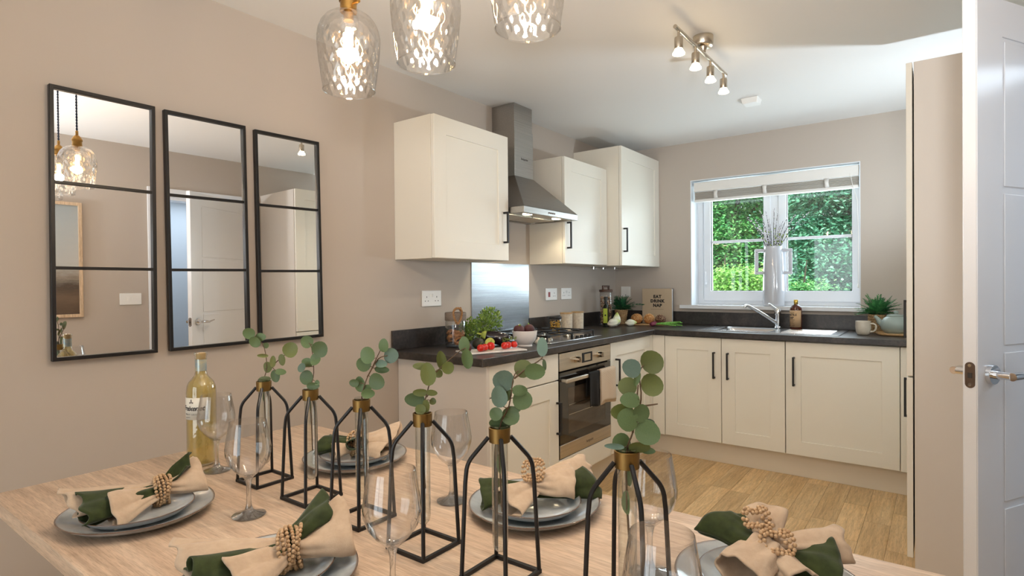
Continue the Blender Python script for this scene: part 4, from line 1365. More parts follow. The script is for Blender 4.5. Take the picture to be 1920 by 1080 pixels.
def puff(mb, axis, L, w0, w1, h0, h1, z0, z1, k=3, amp=.16, ph=0.0, bias=0.0, slope=0.0, start=.004, cut=0.0, ns=20, nf=56):
    """a soft folded bundle of cloth: a flattened, wrinkled sleeve that widens away from the ring and is open at its end"""
    ax = Vector((cos(axis), sin(axis), 0))
    sd = Vector((-sin(axis), cos(axis), 0))
    vs_, fs = [], []
    for i in range(ns):
        s = i / (ns - 1)
        e = s ** 0.7
        w = w0 + (w1 - w0) * e
        h = h0 + (h1 - h0) * e
        for j in range(nf):
            f = 2 * pi * j / nf
            wav = 1 + amp * (0.4 + 0.6 * s) * sin(k * f + ph) + 0.22 * noise.noise(Vector((cos(f) * 1.6 + ph * 3, sin(f) * 1.6, s * 1.5 + axis)))
            # gathered creases close to the ring
            wav += 0.20 * (1 - s) ** 1.5 * sin(9 * f + 2 * ph) * 0.6
            lat = w * wav * cos(f)
            zz = z0 + (z1 - z0) * s + h * wav * sin(f) + slope * lat * (0.3 + 0.7 * s)
            zz += 0.006 * s * noise.noise(Vector((lat * 40, s * 2, ph)))
            along = start + L * s * (1 + cut * cos(f) + 0.10 * noise.noise(Vector((cos(f) * 1.3, sin(f) * 1.3, ph + 4))))
            p = ax * along + sd * (lat + bias * s)
            vs_.append((p.x, p.y, max(zz, 0.0015)))
    for i in range(ns - 1):
        for j in range(nf):
            j2 = (j + 1) % nf
            fs.append((i * nf + j, (i + 1) * nf + j, (i + 1) * nf + j2, i * nf + j2))
    mb.add(vs_, fs)


def bead_mesh(pts, r=0.0036, name='napkin_ring', loc=(0, 0, 0), rz=0.0):
    mb = MB()
    for p in pts:
        mb.sphere(p, r, 7, 5)
    o = mb.build(name, M['bead'], smooth=80)
    o.location = loc
    o.rotation_euler = (0, 0, rz)
    return o


def strand_band(k, rx, rz, zc, pitch=0.0068, wob=0.003, tilt=0.25):
    pts = []
    for i in range(k):
        off = (i - (k - 1) / 2) * pitch
        n = int(2 * pi * ((rx + rz) / 2) / 0.0068)
        for j in range(n):
            an = 2 * pi * (j + 0.5 * (i % 2)) / n
            rr = 1 + 0.08 * sin(3 * an + i * 1.7)
            pts.append((off + tilt * rx * cos(an) + wob * sin(2 * an + i), rx * rr * cos(an), zc + rz * rr * sin(an)))
    return pts


def coil(n_turn, r0, r1, zc, squash=0.8, n=0, lean=0.3):
    pts = []
    th = 0.0
    while th < n_turn * 2 * pi:
        rr = r0 + (r1 - r0) * th / (n_turn * 2 * pi)
        pts.append((rr * cos(th), rr * sin(th) * squash, zc + 0.004 * sin(3 * th) + lean * rr * sin(th)))
        th += 0.0068 / max(rr, 0.006)
    return pts


SP = {
    'a': ((.878, .587), .147, (.900, .577), 'far left near the table corner'),
    'b': ((.955, 1.100), .143, (.955, 1.105), 'behind the second wire vase'),
    'c': ((1.560, 1.108), .144, (1.566, 1.098), 'behind the fifth wire vase'),
    'd': ((1.373, .604), .142, (1.372, .603), 'at the bottom edge left of centre'),
    'e': ((2.052, 1.054), .143, (2.052, 1.050), 'at bottom right near the floor'),
}
seed = 3
for key, (pc, Rr, sc, where) in SP.items():
    seed += 1
    o = plate_mesh('dinner_plate', Rr, 0.022, seed)
    o.location = (*pc, TZ + 0.0005)
    tag(o, 'large blue-grey glazed dinner plate with brown rim, ' + where, 'plate', 'dinner plates on the table')
    o = plate_mesh('side_plate', 0.104, 0.022, seed + 20)
    o.location = (*sc, TZ + 0.0085)
    tag(o, 'smaller grey side plate stacked on the dinner plate, ' + where, 'plate', 'side plates on the table')
NZ = TZ + 0.0155


def napkins(key, pos, rz, beige, green, ring_pts, ring_rz=None):
    where = SP[key][3]
    mb = MB()
    for kw in beige:
        (puff if 'h1' in kw else fan)(mb, **kw)
    o = mb.build('linen_napkin', M['linen'], smooth=80, solid=0.0024)
    o.location = (*pos, NZ)
    o.rotation_euler = (0, 0, rz)
    tag(o, 'beige linen napkin gathered in a beaded ring, ' + where, 'napkin', 'beige napkins')
    mb = MB()
    for kw in green:
        (puff if 'h1' in kw else fan)(mb, **kw)
    o = mb.build('linen_napkin', M['green_linen'], smooth=80, solid=0.0024)
    o.location = (*pos, NZ)
    o.rotation_euler = (0, 0, rz)
    tag(o, 'dark green linen napkin folded with the beige one, ' + where, 'napkin', 'green napkins')
    o = bead_mesh(ring_pts, loc=(*pos, NZ), rz=rz if ring_rz is None else ring_rz)
    tag(o, 'wooden bead napkin ring, ' + where, 'napkin ring', 'beaded napkin rings')


# a: axis along y; long folds toward the viewer's left (-y), shorter tail toward +y
napkins('a', (.888, .626), R(90),
        [dict(axis=pi, L=.160, w0=.016, w1=.034, h0=.012, h1=.011, z0=.036, z1=.046, k=2, ph=0.3, bias=-0.028, slope=-.65, cut=-.06),
         dict(axis=pi, L=.105, w0=.014, w1=.034, h0=.012, h1=.019, z0=.028, z1=.026, k=3, amp=.24, ph=1.9, bias=0.040, slope=-.45, cut=.08),
         dict(axis=0.05, L=.078, w0=.018, w1=.038, h0=.014, h1=.020, z0=.036, z1=.046, k=2, amp=.15, ph=2.0, bias=-.010, slope=.65, cut=.10)],
        [dict(axis=pi, L=.148, w0=.016, w1=.034, h0=.013, h1=.022, z0=.032, z1=.032, k=3, amp=.28, ph=0.0, bias=0.012, slope=-.45),
         dict(axis=.10, L=.056, w0=.012, w1=.020, npl=1.2, amp=.012, z0=.046, z1=.084, ph=0.4, end_curve=.8, slope=.8)],
        strand_band(5, .028, .030, .031))
napkins('b', (.945, 1.110), R(45),
        [dict(axis=0, L=.112, w0=.016, w1=.036, h0=.013, h1=.017, z0=.038, z1=.050, k=2, ph=1.0, slope=.5, cut=.1),
         dict(axis=-.5, L=.095, w0=.014, w1=.032, h0=.012, h1=.016, z0=.026, z1=.022, k=3, ph=2.2, slope=.3),
         dict(axis=pi + .5, L=.066, w0=.014, w1=.032, h0=.012, h1=.018, z0=.028, z1=.022, k=3, ph=0.0, slope=-.3)],
        [dict(axis=pi, L=.088, w0=.015, w1=.034, h0=.013, h1=.020, z0=.034, z1=.034, k=2, amp=.2, ph=0.4, slope=-.4, cut=.15),
         dict(axis=-.15, L=.078, w0=.012, w1=.026, h0=.011, h1=.014, z0=.030, z1=.030, k=3, ph=2.0, slope=.4),
         dict(axis=-1.4, L=.050, w0=.014, w1=.028, h0=.012, h1=.018, z0=.040, z1=.046, k=2, ph=1.0)],
        strand_band(4, .030, .032, .034))
napkins('c', (1.560, 1.104), R(66),
        [dict(axis=pi + .25, L=.082, w0=.022, w1=.044, h0=.014, h1=.018, z0=.034, z1=.024, k=4, amp=.22, ph=0.6, slope=-.25),
         dict(axis=-.35, L=.088, w0=.020, w1=.036, h0=.016, h1=.022, z0=.044, z1=.042, k=2, amp=.15, ph=1.5, slope=.5, cut=.1),
         dict(axis=.12, L=.155, w0=.014, w1=.026, h0=.010, h1=.010, z0=.042, z1=.058, k=2, ph=0.2, slope=.5)],
        [dict(axis=-.10, L=.140, w0=.016, w1=.040, h0=.012, h1=.017, z0=.030, z1=.034, k=3, amp=.2, ph=2.5, slope=.5, cut=-.1),
         dict(axis=pi - .35, L=.110, w0=.015, w1=.034, h0=.013, h1=.020, z0=.030, z1=.028, k=3, amp=.2, ph=0.9, slope=-.4)],
        coil(3.3, .008, .027, .074, .75, lean=.85), R(30))
napkins('d', (1.386, .628), R(78),
        [dict(axis=pi - .12, L=.160, w0=.018, w1=.040, h0=.013, h1=.013, z0=.038, z1=.048, k=2, ph=0.3, bias=-.026, slope=-.55, cut=-.05),
         dict(axis=pi + .28, L=.108, w0=.015, w1=.034, h0=.013, h1=.022, z0=.030, z1=.030, k=3, amp=.24, ph=1.1, bias=.018, slope=-.4),
         dict(axis=-.06, L=.100, w0=.020, w1=.048, h0=.016, h1=.024, z0=.038, z1=.048, k=2, amp=.15, ph=2.1, slope=.6, cut=.08)],
        [dict(axis=pi + .05, L=.150, w0=.016, w1=.038, h0=.013, h1=.022, z0=.032, z1=.032, k=4, amp=.26, ph=0.0, bias=.014, slope=-.4),
         dict(axis=.28, L=.078, w0=.014, w1=.028, h0=.012, h1=.014, z0=.048, z1=.078, k=3, amp=.25, ph=0.5, slope=.5, cut=.2)],
        strand_band(6, .031, .033, .035, tilt=.35))
napkins('e', (2.050, 1.056), R(30),
        [dict(axis=pi + .75, L=.076, w0=.026, w1=.040, h0=.018, h1=.026, z0=.058, z1=.036, k=2, amp=.12, ph=0.9, slope=-.1),
         dict(axis=1.25, L=.058, w0=.018, w1=.026, h0=.014, h1=.016, z0=.060, z1=.090, k=2, ph=1.3),
         dict(axis=-1.15, L=.074, w0=.020, w1=.030, h0=.016, h1=.022, z0=.050, z1=.034, k=3, amp=.18, ph=2.0),
         dict(axis=.12, L=.122, w0=.016, w1=.028, h0=.012, h1=.014, z0=.052, z1=.058, k=2, ph=0.0, slope=.4)],
        [dict(axis=2.35, L=.080, w0=.018, w1=.030, h0=.014, h1=.020, z0=.052, z1=.068, k=2, amp=.2, ph=0.4, slope=-.4, cut=.3),
         dict(axis=-.25, L=.098, w0=.018, w1=.040, h0=.014, h1=.020, z0=.046, z1=.042, k=2, amp=.15, ph=1.9, slope=.5)],
        [(x_ - .012, y_ + .020, z_ + .014) for x_, y_, z_ in coil(2.2, .011, .023, .080, .8, lean=.6)] + [(x_ + .010, y_ - .022, z_) for x_, y_, z_ in coil(2.2, .014, .028, .074, .8, lean=.5)] + coil(1.2, .006, .012, .086, .9, lean=.3), R(25))

# ------------------------------------------------------------------ wine glasses
gp = [(.0335, 0), (.0345, .0022), (.030, .0042), (.016, .0075), (.0085, .013), (.0055, .024), (.0046, .045), (.0050, .066), (.0078, .079), (.0105, .0835)]
gi = [(.0001, .0865), (.012, .0885), (.027, .100), (.039, .116), (.0455, .134), (.0462, .146), (.0435, .166), (.0395, .188), (.0370, .2045)]
bowl_prof = [(.0001, .082), (.0115, .0842), (.0275, .0985), (.0396, .1152), (.0461, .1338), (.0468, .1462), (.0441, .1662), (.0401, .1883), (.0375, .2045), (.0370, .2052)] + list(reversed(gi))
g0 = thing('wine_glass', '', 'wine glass', (0, 0, TZ), group='wine glasses on the table')
MB().lathe(bowl_prof, 48, closed_ends=False).build('bowl', M['glass'], g0, smooth=80)
MB().lathe(gp, 32).build('stem_and_foot', M['stem_glass'], g0, smooth=60)
GL = [((.712, .833), 'empty clear wine glass touching the wine bottle'),
      ((1.073, .726), 'empty clear wine glass standing between the first and second wire vases'),
      ((1.376, 1.043), 'empty clear wine glass behind the fourth wire vase, by the cabinet end panel'),
      ((1.578, .688), 'empty clear wine glass in front of the third wire vase, foot cut by photo edge'),
      ((1.876, 1.000), 'empty clear wine glass partly hidden behind the rightmost wire vase'),
      ((2.014, .716), 'empty clear wine glass nearest the viewer at the bottom edge')]
for i, (p_, lb) in enumerate(GL):
    o = g0 if i == 0 else copy_tree(g0)
    o.location = (*p_, TZ + 0.0003)
    o.rotation_euler = (0, 0, i * 0.7)
    o['label'] = lb

# ------------------------------------------------------------------ wine bottle
wb = thing('wine_bottle', 'textured glass bottle of white wine with a cream label by the wall', 'bottle', (.618, .838, TZ), R(26))
def bot_r(r, z, an):
    if 0.012 < z < 0.205 and r > 0.03:
        return r * (1 + 0.016 * abs(sin(13 * an + z * 260)) * abs(sin(13 * an - z * 260)))
    return r
bz = [(.0001, .004), (.030, .002), (.036, .006)] + [(.0375, .012 + i * .0045) for i in range(44)] + [(.0372, .212), (.0355, .222), (.031, .232), (.023, .241), (.0165, .249), (.0142, .262), (.0138, .290), (.0150, .296), (.0152, .303), (.0172, .305), (.0172, .313), (.0140, .314)]
M['bottle_glass'] = thin_glass('bottle_glass', (1.0, 0.99, 0.92), 1.5, 0.03, extra=0.06)
M['wine'] = None
m_ = bpy.data.materials.new('white_wine')
m_.use_nodes = True
nt_ = m_.node_tree
p_ = nt_.nodes['Principled BSDF']
p_.inputs['Base Color'].default_value = (*lin((222, 200, 120)), 1)
p_.inputs['Roughness'].default_value = 0.15
t_ = nt_.nodes.new('ShaderNodeBsdfTransparent')
t_.inputs[0].default_value = (0.93, 0.87, 0.62, 1)
x_ = nt_.nodes.new('ShaderNodeMixShader')
x_.inputs[0].default_value = 0.30
nt_.links.new(t_.outputs[0], x_.inputs[1])
nt_.links.new(p_.outputs[0], x_.inputs[2])
nt_.links.new(x_.outputs[0], nt_.nodes['Material Output'].inputs[0])
M['wine'] = m_
MB().lathe(bz, 96, closed_ends=False, rfun=bot_r).build('bottle_glass', M['bottle_glass'], wb, smooth=50)
def wine_r(r, z, an):
    return bot_r(r * 1.02, z, an) * 0.965 if r > 0.03 else r
MB().lathe([(.0001, .006), (.0345, .008)] + [(.0365, .012 + i * .0045) for i in range(43)] + [(.0362, .210), (.0345, .220), (.030, .230), (.021, .240), (.0140, .248), (.0125, .262), (.0001, .262)], 96, closed_ends=False, rfun=wine_r).build('wine', M['wine'], wb, smooth=30)
MB().lathe([(.0105, .275), (.0118, .276), (.0118, .311), (.0105, .312)], 20).build('cork', pm('cork', (186, 160, 116), .8), wb)
fc = MB().lathe([(.0146, .262), (.0146, .294)], 28, closed_ends=False)
fc.build('neck_foil', pm('pale_blue_foil', (150, 168, 176), .3, .4, alpha=.9, noise_=(60, (196, 190, 160), .4, .7, (1, 1, 1))), wb)
# label: a patch of cylinder facing local -y
lm = MB()
n_, rL = 28, .0386
half = 1.12
vs_ = []
for i in range(n_ + 1):
    an = -pi / 2 - half + 2 * half * i / n_
    for zz in (.132, .192):
        vs_.append((rL * cos(an), rL * sin(an), zz))
lm.add(vs_, [(2 * i, 2 * i + 2, 2 * i + 3, 2 * i + 1) for i in range(n_)])
lbl = lm.build('bottle_label', pm('cream_paper_label', (226, 221, 208), .6), wb, solid=.0004, fix=False)
M['ink'] = pm('black_ink', (28, 24, 24), .6)
M['ink_grey'] = pm('grey_ink', (120, 112, 104), .6)
LM = frame_M((0, 0, .163), (1, 0, 0), (0, 0, 1))
# text frame: local z of text points to -y
text_mesh('Freixenet', .0190, LM, .0002, .35, .92, .0004, rL + .0003).build('lettering', M['ink'], lbl, smooth=0)
text_mesh('PINOT GRIGIO', .0062, frame_M((0, 0, .1465), (1, 0, 0), (0, 0, 1)), .0002, 0, 1.15, 0, rL + .0003).build('lettering', M['ink_grey'], lbl, smooth=0)
MB().box(-.016, -.004, -rL - .0006, -rL + .001, .1385, .1395).build('rule_mark', M['ink_grey'], lbl, smooth=0)
em = MB()
for dx_, dz_, w_, h_ in ((0, .178, .003, .010), (-.004, .177, .003, .004), (.004, .177, .003, .004)):
    em.box(dx_ - w_ / 2, dx_ + w_ / 2, -rL - .0009, -rL + .002, dz_, dz_ + h_)
em.build('emblem', M['ink_grey'], lbl, smooth=0)

# ------------------------------------------------------------------ pendant lights
PEND = [((1.0805, .997, 1.7375), 'clear cut-glass pendant light on the left, its brass cap showing'), ((1.362, .989, 1.7375), 'middle clear cut-glass pendant light'), ((1.632, .997, 1.7450), 'rightmost clear cut-glass pendant light, cut by photo top')]
def cutr(r, z, an):
    k = min(1, max(0, (0.185 - z) / 0.03)) * min(1, z / 0.02 + 0.15)
    return r - 0.0028 * k * abs(sin(9 * an + z * 62)) * abs(sin(9 * an - z * 62))
pp = [(.0640, 0.0), (.0655, .012), (.0690, .035), (.0725, .06), (.0760, .09), (.0782, .115), (.0778, .135), (.0745, .152), (.0680, .168), (.0570, .182), (.0420, .192), (.0280, .198), (.0190, .200)]
fine = []
for (r0_, z0_), (r1_, z1_) in zip(pp[:-1], pp[1:]):
    for k in range(4):
        fine.append((r0_ + (r1_ - r0_) * k / 4, z0_ + (z1_ - z0_) * k / 4))
fine.append(pp[-1])
first = None
for (loc, lb) in PEND:
    if first is None:
        t = thing('pendant_light', lb, 'pendant light', loc, group='glass pendant lights over the table')
        first = t
        MB().lathe(fine, 108, closed_ends=False, rfun=cutr).build('glass_shade', M['shade_glass'], t, smooth=30)
        MB().tube([(.0638 * cos(2 * pi * i / 64), .0638 * sin(2 * pi * i / 64), 0.0) for i in range(64)], .0017, 8, closed=True).build('rim', M['glass'], t)
        cp = MB().lathe([(.0210, .198), (.0215, .203), (.0205, .206), (.0205, .222), (.0230, .224), (.0230, .228), (.0205, .234), (.0150, .244), (.0090, .249), (.0060, .252), (.0060, .270), (.0035, .273)], 28)
        cp.cyl((0.018, 0, .216), (0.036, 0, .216), .003, n=10).cyl((0.034, 0, .216), (0.040, 0, .216), .0055, n=12)
        cp.build('brass_cap', M['brass'], t)
        hh = H - loc[2]
        c1, c2 = [], []
        for i in range(120):
            z_ = .272 + (hh - .02 - .272) * i / 119
            an = i * 0.62
            c1.append((.0022 * cos(an), .0022 * sin(an), z_)); c2.append((-.0022 * cos(an), -.0022 * sin(an), z_))
        MB().tube(c1, .0022, 6).tube(c2, .0022, 6).build('braided_cord', M['cord'], t)
        MB().lathe([(.05, hh - .0005), (.05, hh - .018), (.044, hh - .022), (.004, hh - .024)], 28).build('ceiling_rose', M['brass'], t)
        MB().lathe([(.0001, .095), (.010, .098), (.0145, .108), (.0155, .122), (.014, .140), (.0120, .160), (.0120, .178)], 20).build('bulb', M['glass'], t)
        fl = MB()
        for k in range(6):
            an = 2 * pi * k / 6
            fl.cyl((.0065 * cos(an), .0065 * sin(an), .108), (.0065 * cos(an + .5), .0065 * sin(an + .5), .150), .0021, n=6)
        fl.build('filament', M['filament'], t)
        MB().lathe([(.0125, .176), (.0125, .199)], 16).build('lamp_holder', M['brass'], t)
    else:
        t = copy_tree(first)
        t.location = loc
        t['label'] = lb
    light('pendant_bulb', 'POINT', (loc[0], loc[1], loc[2] + .085), 6.4, WARM, .02)

# ------------------------------------------------------------------ track of four spotlights
tl = thing('track_spotlight', 'brushed nickel ceiling bar with four lit spotlights', 'ceiling light', (1.412, 2.70, H))
MB().cyl((0.0, -.345, -.075), (0.0, .345, -.075), .0085, n=14).build('bar', M['nickel'], tl)
MB().lathe([(.045, -.0005), (.045, -.040), (.040, -.046), (.02, -.048), (.012, -.066), (.012, -.07)], 28, Matrix.Translation((0.0, .0, 0))).build('mount', M['nickel'], tl)
for i in range(4):
    yy = -.305 + i * .2033
    hd_ = MB().cyl((0, yy, -.078), (0, yy, -.108), .006, n=10).lathe([(.005, -.104), (.0165, -.107), (.0175, -.112), (.0175, -.152), (.0165, -.154), (.004, -.154)], 22, Matrix.Translation((0, yy, 0))).build('spot_head', M['nickel'], tl)
    MB().lathe([(.015, -.154), (.0165, -.158), (.025, -.172), (.025, -.176), (.021, -.178), (.0001, -.179)], 22, Matrix.Translation((0, yy, 0))).build('bulb', M['spot_glow'], hd_)
    light('spot_light', 'SPOT', (1.412, 2.70 + yy, H - .186), 4.4, (1.0, .88, .72), .022, aim=(1.412, 2.70 + yy, 0), spot=150, blend=.8)
sd_ = MB()
sd_.add([(-.045, -.055, 0), (.055, -.055, 0), (.055, .05, 0), (-.045, .05, 0), (-.038, -.045, -.034), (.048, -.045, -.034), (.048, .042, -.034), (-.038, .042, -.034)], [(3, 2, 1, 0), (4, 5, 6, 7), (0, 1, 5, 4), (1, 2, 6, 5), (2, 3, 7, 6), (3, 0, 4, 7)])
sd_ = sd_.build('heat_detector', M['socket'], bevel=.004)
sd_.location = (1.345, 3.78, H - .0005)
tag(sd_, 'small white heat detector box on the ceiling behind the spotlights', 'detector')
sl_ = MB()
for i in range(4):
    sl_.box(-.03 + i * .02, -.018 + i * .02, -.0512, -.045, -.012, -.009)
sl_.build('vent_slot', M['slot'], sd_, smooth=0)
# ------------------------------------------------------------------ things on the worktop
Z0 = WTZ + 0.0006


def trans(x_, y_, z_):
    return Matrix.Translation((x_, y_, z_))


def scatter_leaves(mb, centre, rad, n, size, rg, up=0.3, asp=0.45, hollow=0.35):
    for _ in range(n):
        while True:
            d = Vector((rg.uniform(-1, 1), rg.uniform(-1, 1), rg.uniform(-1, 1)))
            if hollow < d.length < 1:
                break
        p = Vector(centre) + Vector((d.x * rad[0], d.y * rad[1], d.z * rad[2]))
        ax = (d + Vector((rg.uniform(-.8, .8), rg.uniform(-.8, .8), rg.uniform(-.5, .8) + up))).normalized()
        sd = ax.cross(Vector((rg.uniform(-1, 1), rg.uniform(-1, 1), rg.uniform(-1, 1)))).normalized()
        s_ = size * rg.uniform(.6, 1.3)
        nrm = ax.cross(sd)
        mb.add([p, p + ax * s_ * .5 + sd * s_ * asp + nrm * s_ * .1, p + ax * s_, p + ax * s_ * .5 - sd * s_ * asp + nrm * s_ * .1], [(0, 1, 2, 3)])


# kilner-style jar of twisted pasta, grey wooden lid with rope handle
M['pasta'] = pm('wholewheat_pasta', (190, 132, 82), .7, noise_=(40, (150, 98, 58), .4, .7, (1, 1, 1)))
M['grey_wood'] = wood_mat('grey_wood', (112, 98, 88), (132, 118, 106), (150, 136, 124), 1, .6)
M['rope'] = pm('jute_rope', (176, 134, 92), .9, noise_=(120, (138, 98, 62), .4, .7, (1, 1, 1)))
jr = thing('storage_jar', 'glass jar of twisted pasta with grey wooden lid and rope handle', 'jar', (.165, 2.385, Z0))
MB().lathe([(.0001, .002), (.054, .002), (.0565, .006), (.0565, .136), (.054, .142), (.0525, .142), (.0545, .134), (.0545, .008), (.0001, .006)], 40, closed_ends=False).build('glass_body', M['glass'], jr, smooth=50)
MB().lathe([(.0001, .1425), (.056, .1425), (.058, .146), (.058, .184), (.055, .188), (.0001, .188)], 40).build('lid', M['grey_wood'], jr, smooth=40)
rp = MB()
for base, aa in ((0, 1), (1, -1)):
    pts = []
    for i in range(60):
        u = i / 59
        an = u * 2 * pi
        y_ = -.030 + .030 * cos(an)
        z_ = .172 + .040 * sin(an)
        x_ = .060 + .006 * sin(an * 2)
        tw = u * 60 + base * pi
        pts.append((x_ + .0035 * cos(tw), y_ - .018, z_ + .0035 * sin(tw)))
    rp.tube(pts, .0042, 6)
for base in (0, 1):
    pts = []
    for i in range(40):
        u = i / 39
        tw = u * 40 + base * pi
        pts.append((.050 - .06 * u, -.018 + .075 * u, .197 + .010 * sin(u * pi) + .003 * cos(tw) + .003))
    rp.tube(pts, .004, 6)
rp.build('rope_handle', M['rope'], jr)
rg = random.Random(8)
ps = MB()
for i in range(70):
    an = rg.uniform(0, 6.28); rr = .045 * math.sqrt(rg.uniform(.25, 1)); zz = rg.uniform(.014, .088)
    d = Vector((rg.uniform(-1, 1), rg.uniform(-1, 1), rg.uniform(-.6, .6))).normalized() * .012
    c = Vector((rr * cos(an), rr * sin(an), zz))
    if (c + d).xy.length > .050 or (c - d).xy.length > .050:
        d = Vector((-sin(an), cos(an), .3)).normalized() * .011
    ps.tube([c - d, c, c + d], [.0055, .0065, .0055], 6)
o = ps.build('pasta', M['pasta'], jr, smooth=30)
o['kind'] = 'stuff'

# pot of thyme
th = thing('potted_thyme', 'bushy green potted thyme in a dark plastic pot on the worktop', 'plant', (.205, 2.60, Z0))
MB().lathe([(.0001, 0), (.040, 0), (.042, .003), (.052, .062), (.054, .064), (.054, .074), (.050, .074), (.048, .06), (.0001, .058)], 32).build('pot', pm('dark_grey_pot', (70, 64, 60), .6), th)
rg = random.Random(9)
fm = MB()
lobes = [((-.045, -.085, .085), (.055, .07, .062), 900), ((-.02, .055, .125), (.06, .085, .075), 1300), ((0, -.02, .10), (.05, .08, .06), 600), ((-.04, -.105, .060), (.03, .04, .045), 220)]
for c, r_, n in lobes:
    scatter_leaves(fm, c, r_, int(n * .55), .0165, rg, .4, .30, .25)
o = fm.build('foliage', M['herb'], th, smooth=0, fix=False)
o['kind'] = 'stuff'
sm = MB()
for i in range(46):
    c, r_, _ = rg.choice(lobes[:3])
    e = Vector(c) + Vector((rg.uniform(-1, 1) * r_[0], rg.uniform(-1, 1) * r_[1], rg.uniform(0.1, 1.0) * r_[2]))
    b_ = Vector((rg.uniform(-.03, .03), rg.uniform(-.03, .03), .06))
    sm.tube([b_, b_.lerp(e, .5) + Vector((0, 0, .02)), e], [.0009, .0008, .0005], 4)
sm.build('stems', pm('thyme_stem', (120, 132, 60), .7), th)

# white serving board with vegetables
bd = MB().box(-.165, .165, -.075, .075, 0, .009)
bd = bd.build('serving_board', pm('white_marble_board', (236, 231, 226), .3, noise_=(9, (216, 210, 206), .45, .7, (1, 1, 1))), bevel=.003)
bd.location = (.465, 2.322, Z0)
bd.rotation_euler = (0, 0, R(66))
tag(bd, 'thin white serving board under the tomatoes', 'board')
BZ = Z0 + .0095
M['tomato'] = pm('tomato_red', (214, 44, 26), .22, spec=.6, noise_=(30, (196, 30, 18), .4, .7, (1, 1, 1)))
M['vine'] = pm('green_vine', (116, 140, 48), .6)
def tomato(x_, y_, r_, lab):
    t_ = thing('cherry_tomato', lab, 'tomato', (x_, y_, BZ), random.uniform(0, 6), group='red tomatoes on the white board')
    MB().lathe([(.0001, .001), (r_ * .6, .003), (r_ * .95, r_ * .55), (r_, r_ * 1.0), (r_ * .9, r_ * 1.5), (r_ * .55, r_ * 1.86), (r_ * .2, r_ * 1.93), (.0001, r_ * 1.88)], 20, closed_ends=False).build('fruit', M['tomato'], t_, smooth=80)
    cx_ = MB()
    for k in range(5):
        an = k * 1.2566
        cx_.add([(0, 0, r_ * 1.92), (r_ * .25 * cos(an - .35), r_ * .25 * sin(an - .35), r_ * 1.99), (r_ * .7 * cos(an), r_ * .7 * sin(an), r_ * 2.02), (r_ * .25 * cos(an + .35), r_ * .25 * sin(an + .35), r_ * 1.99)], [(0, 1, 2, 3)])
    cx_.tube([(0, 0, r_ * 1.9), (.003, .002, r_ * 2.3), (.010, .004, r_ * 2.5)], .0012, 5)
    cx_.build('calyx', M['vine'], t_, smooth=0)


tomato(.478, 2.222, .0185, 'leftmost red tomato on the white board')
tomato(.470, 2.263, .0180, 'red tomato second from left on the white board')
tomato(.474, 2.305, .0205, 'largest red tomato, third from left on the white board')
tomato(.510, 2.372, .0185, 'red tomato in front of the aubergine, fourth from left on the board')
tomato(.500, 2.415, .0175, 'red tomato fifth from left on the board')
tomato(.512, 2.449, .0175, 'rightmost red tomato, in front of the white bowl')
vn = MB()
vn.tube([(.500, 2.366, BZ + .040), (.508, 2.40, BZ + .047), (.505, 2.425, BZ + .044), (.52, 2.455, BZ + .046), (.505, 2.475, BZ + .055)], .0014, 5)
for k in range(18):
    p = Vector((.505 + random.uniform(-.012, .012), random.uniform(2.37, 2.475), BZ + .045 + random.uniform(-.003, .006)))
    vn.tube([p, p + Vector((random.uniform(-.012, .012), random.uniform(-.012, .012), random.uniform(0, .014)))], .0009, 4)
tag(vn.build('tomato_vine', M['vine']), 'thin green tomato vine lying over the right-hand tomatoes', 'vine')

# aubergine
M['aub'] = pm('aubergine_skin', (32, 20, 26), .14, spec=.6, coat=.4)
ag = thing('aubergine', 'glossy dark purple aubergine with green cap lying by the white bowl', 'aubergine', (.355, 2.600, Z0 + .039), R(70))
prof = [(.0001, -.085), (.016, -.083), (.028, -.074), (.036, -.055), (.0385, -.03), (.036, 0), (.030, .03), (.023, .055), (.017, .07), (.0001, .076)]
AM = Matrix.Rotation(R(90), 4, 'Y') @ Matrix.Rotation(R(16), 4, 'X')
AX = frame_M((0, 0, 0), (0, 1, 0), (0, 0, 1))
AX = Matrix.Rotation(R(-90), 4, 'Y')
MB().lathe(prof, 28, AX, closed_ends=False).build('fruit', M['aub'], ag, smooth=80)
cpm = MB()
cpm.lathe([(.024, .052), (.0225, .064), (.016, .076), (.007, .080), (.005, .098), (.006, .103), (.0001, .104)], 14, AX, closed_ends=False, rfun=lambda r, z, an: r * (1.06 + .12 * sin(5 * an)) if z < .07 else r)
cpm.build('cap', pm('aubergine_cap_green', (168, 180, 84), .6), ag, smooth=60)
ag.rotation_euler = (R(0), R(13), R(37))
ag.location = (.298, 2.562, Z0 + .0435)

# avocados
M['avo'] = pm('avocado_skin', (34, 36, 24), .45, noise_=(160, (52, 50, 34), .4, .7, (1, 1, 1)), bump_=(220, .5, .002, (1, 1, 1)))
M['avo_flesh'] = pm('avocado_flesh', (186, 196, 92), .45, noise_=(20, (210, 206, 120), .4, .7, (1, 1, 1)))
o = MB().sphere((0, 0, 0), .032, 20, 12, (1, 1.35, .95)).build('avocado', M['avo'], smooth=80)
o.location = (.36, 2.345, Z0 + .031); o.rotation_euler = (0, 0, R(30))
tag(o, 'whole dark-skinned avocado behind the tomatoes', 'avocado')
hv = thing('avocado_half', 'cut avocado half showing pale green flesh behind the tomatoes', 'avocado', (.398, 2.392, Z0 + .033))
hm = MB()
n = 28
outl = []
for i in range(n):
    an = 2 * pi * i / n
    r_ = .024 * (1 - .18 * sin(an)) * (1.15 if sin(an) > 0 else 1)
    outl.append((r_ * cos(an), r_ * 1.25 * sin(an)))
FA = frame_M((0, 0, 0), Vector((.6, .8, 0)), Vector((0, -.0, 1)))
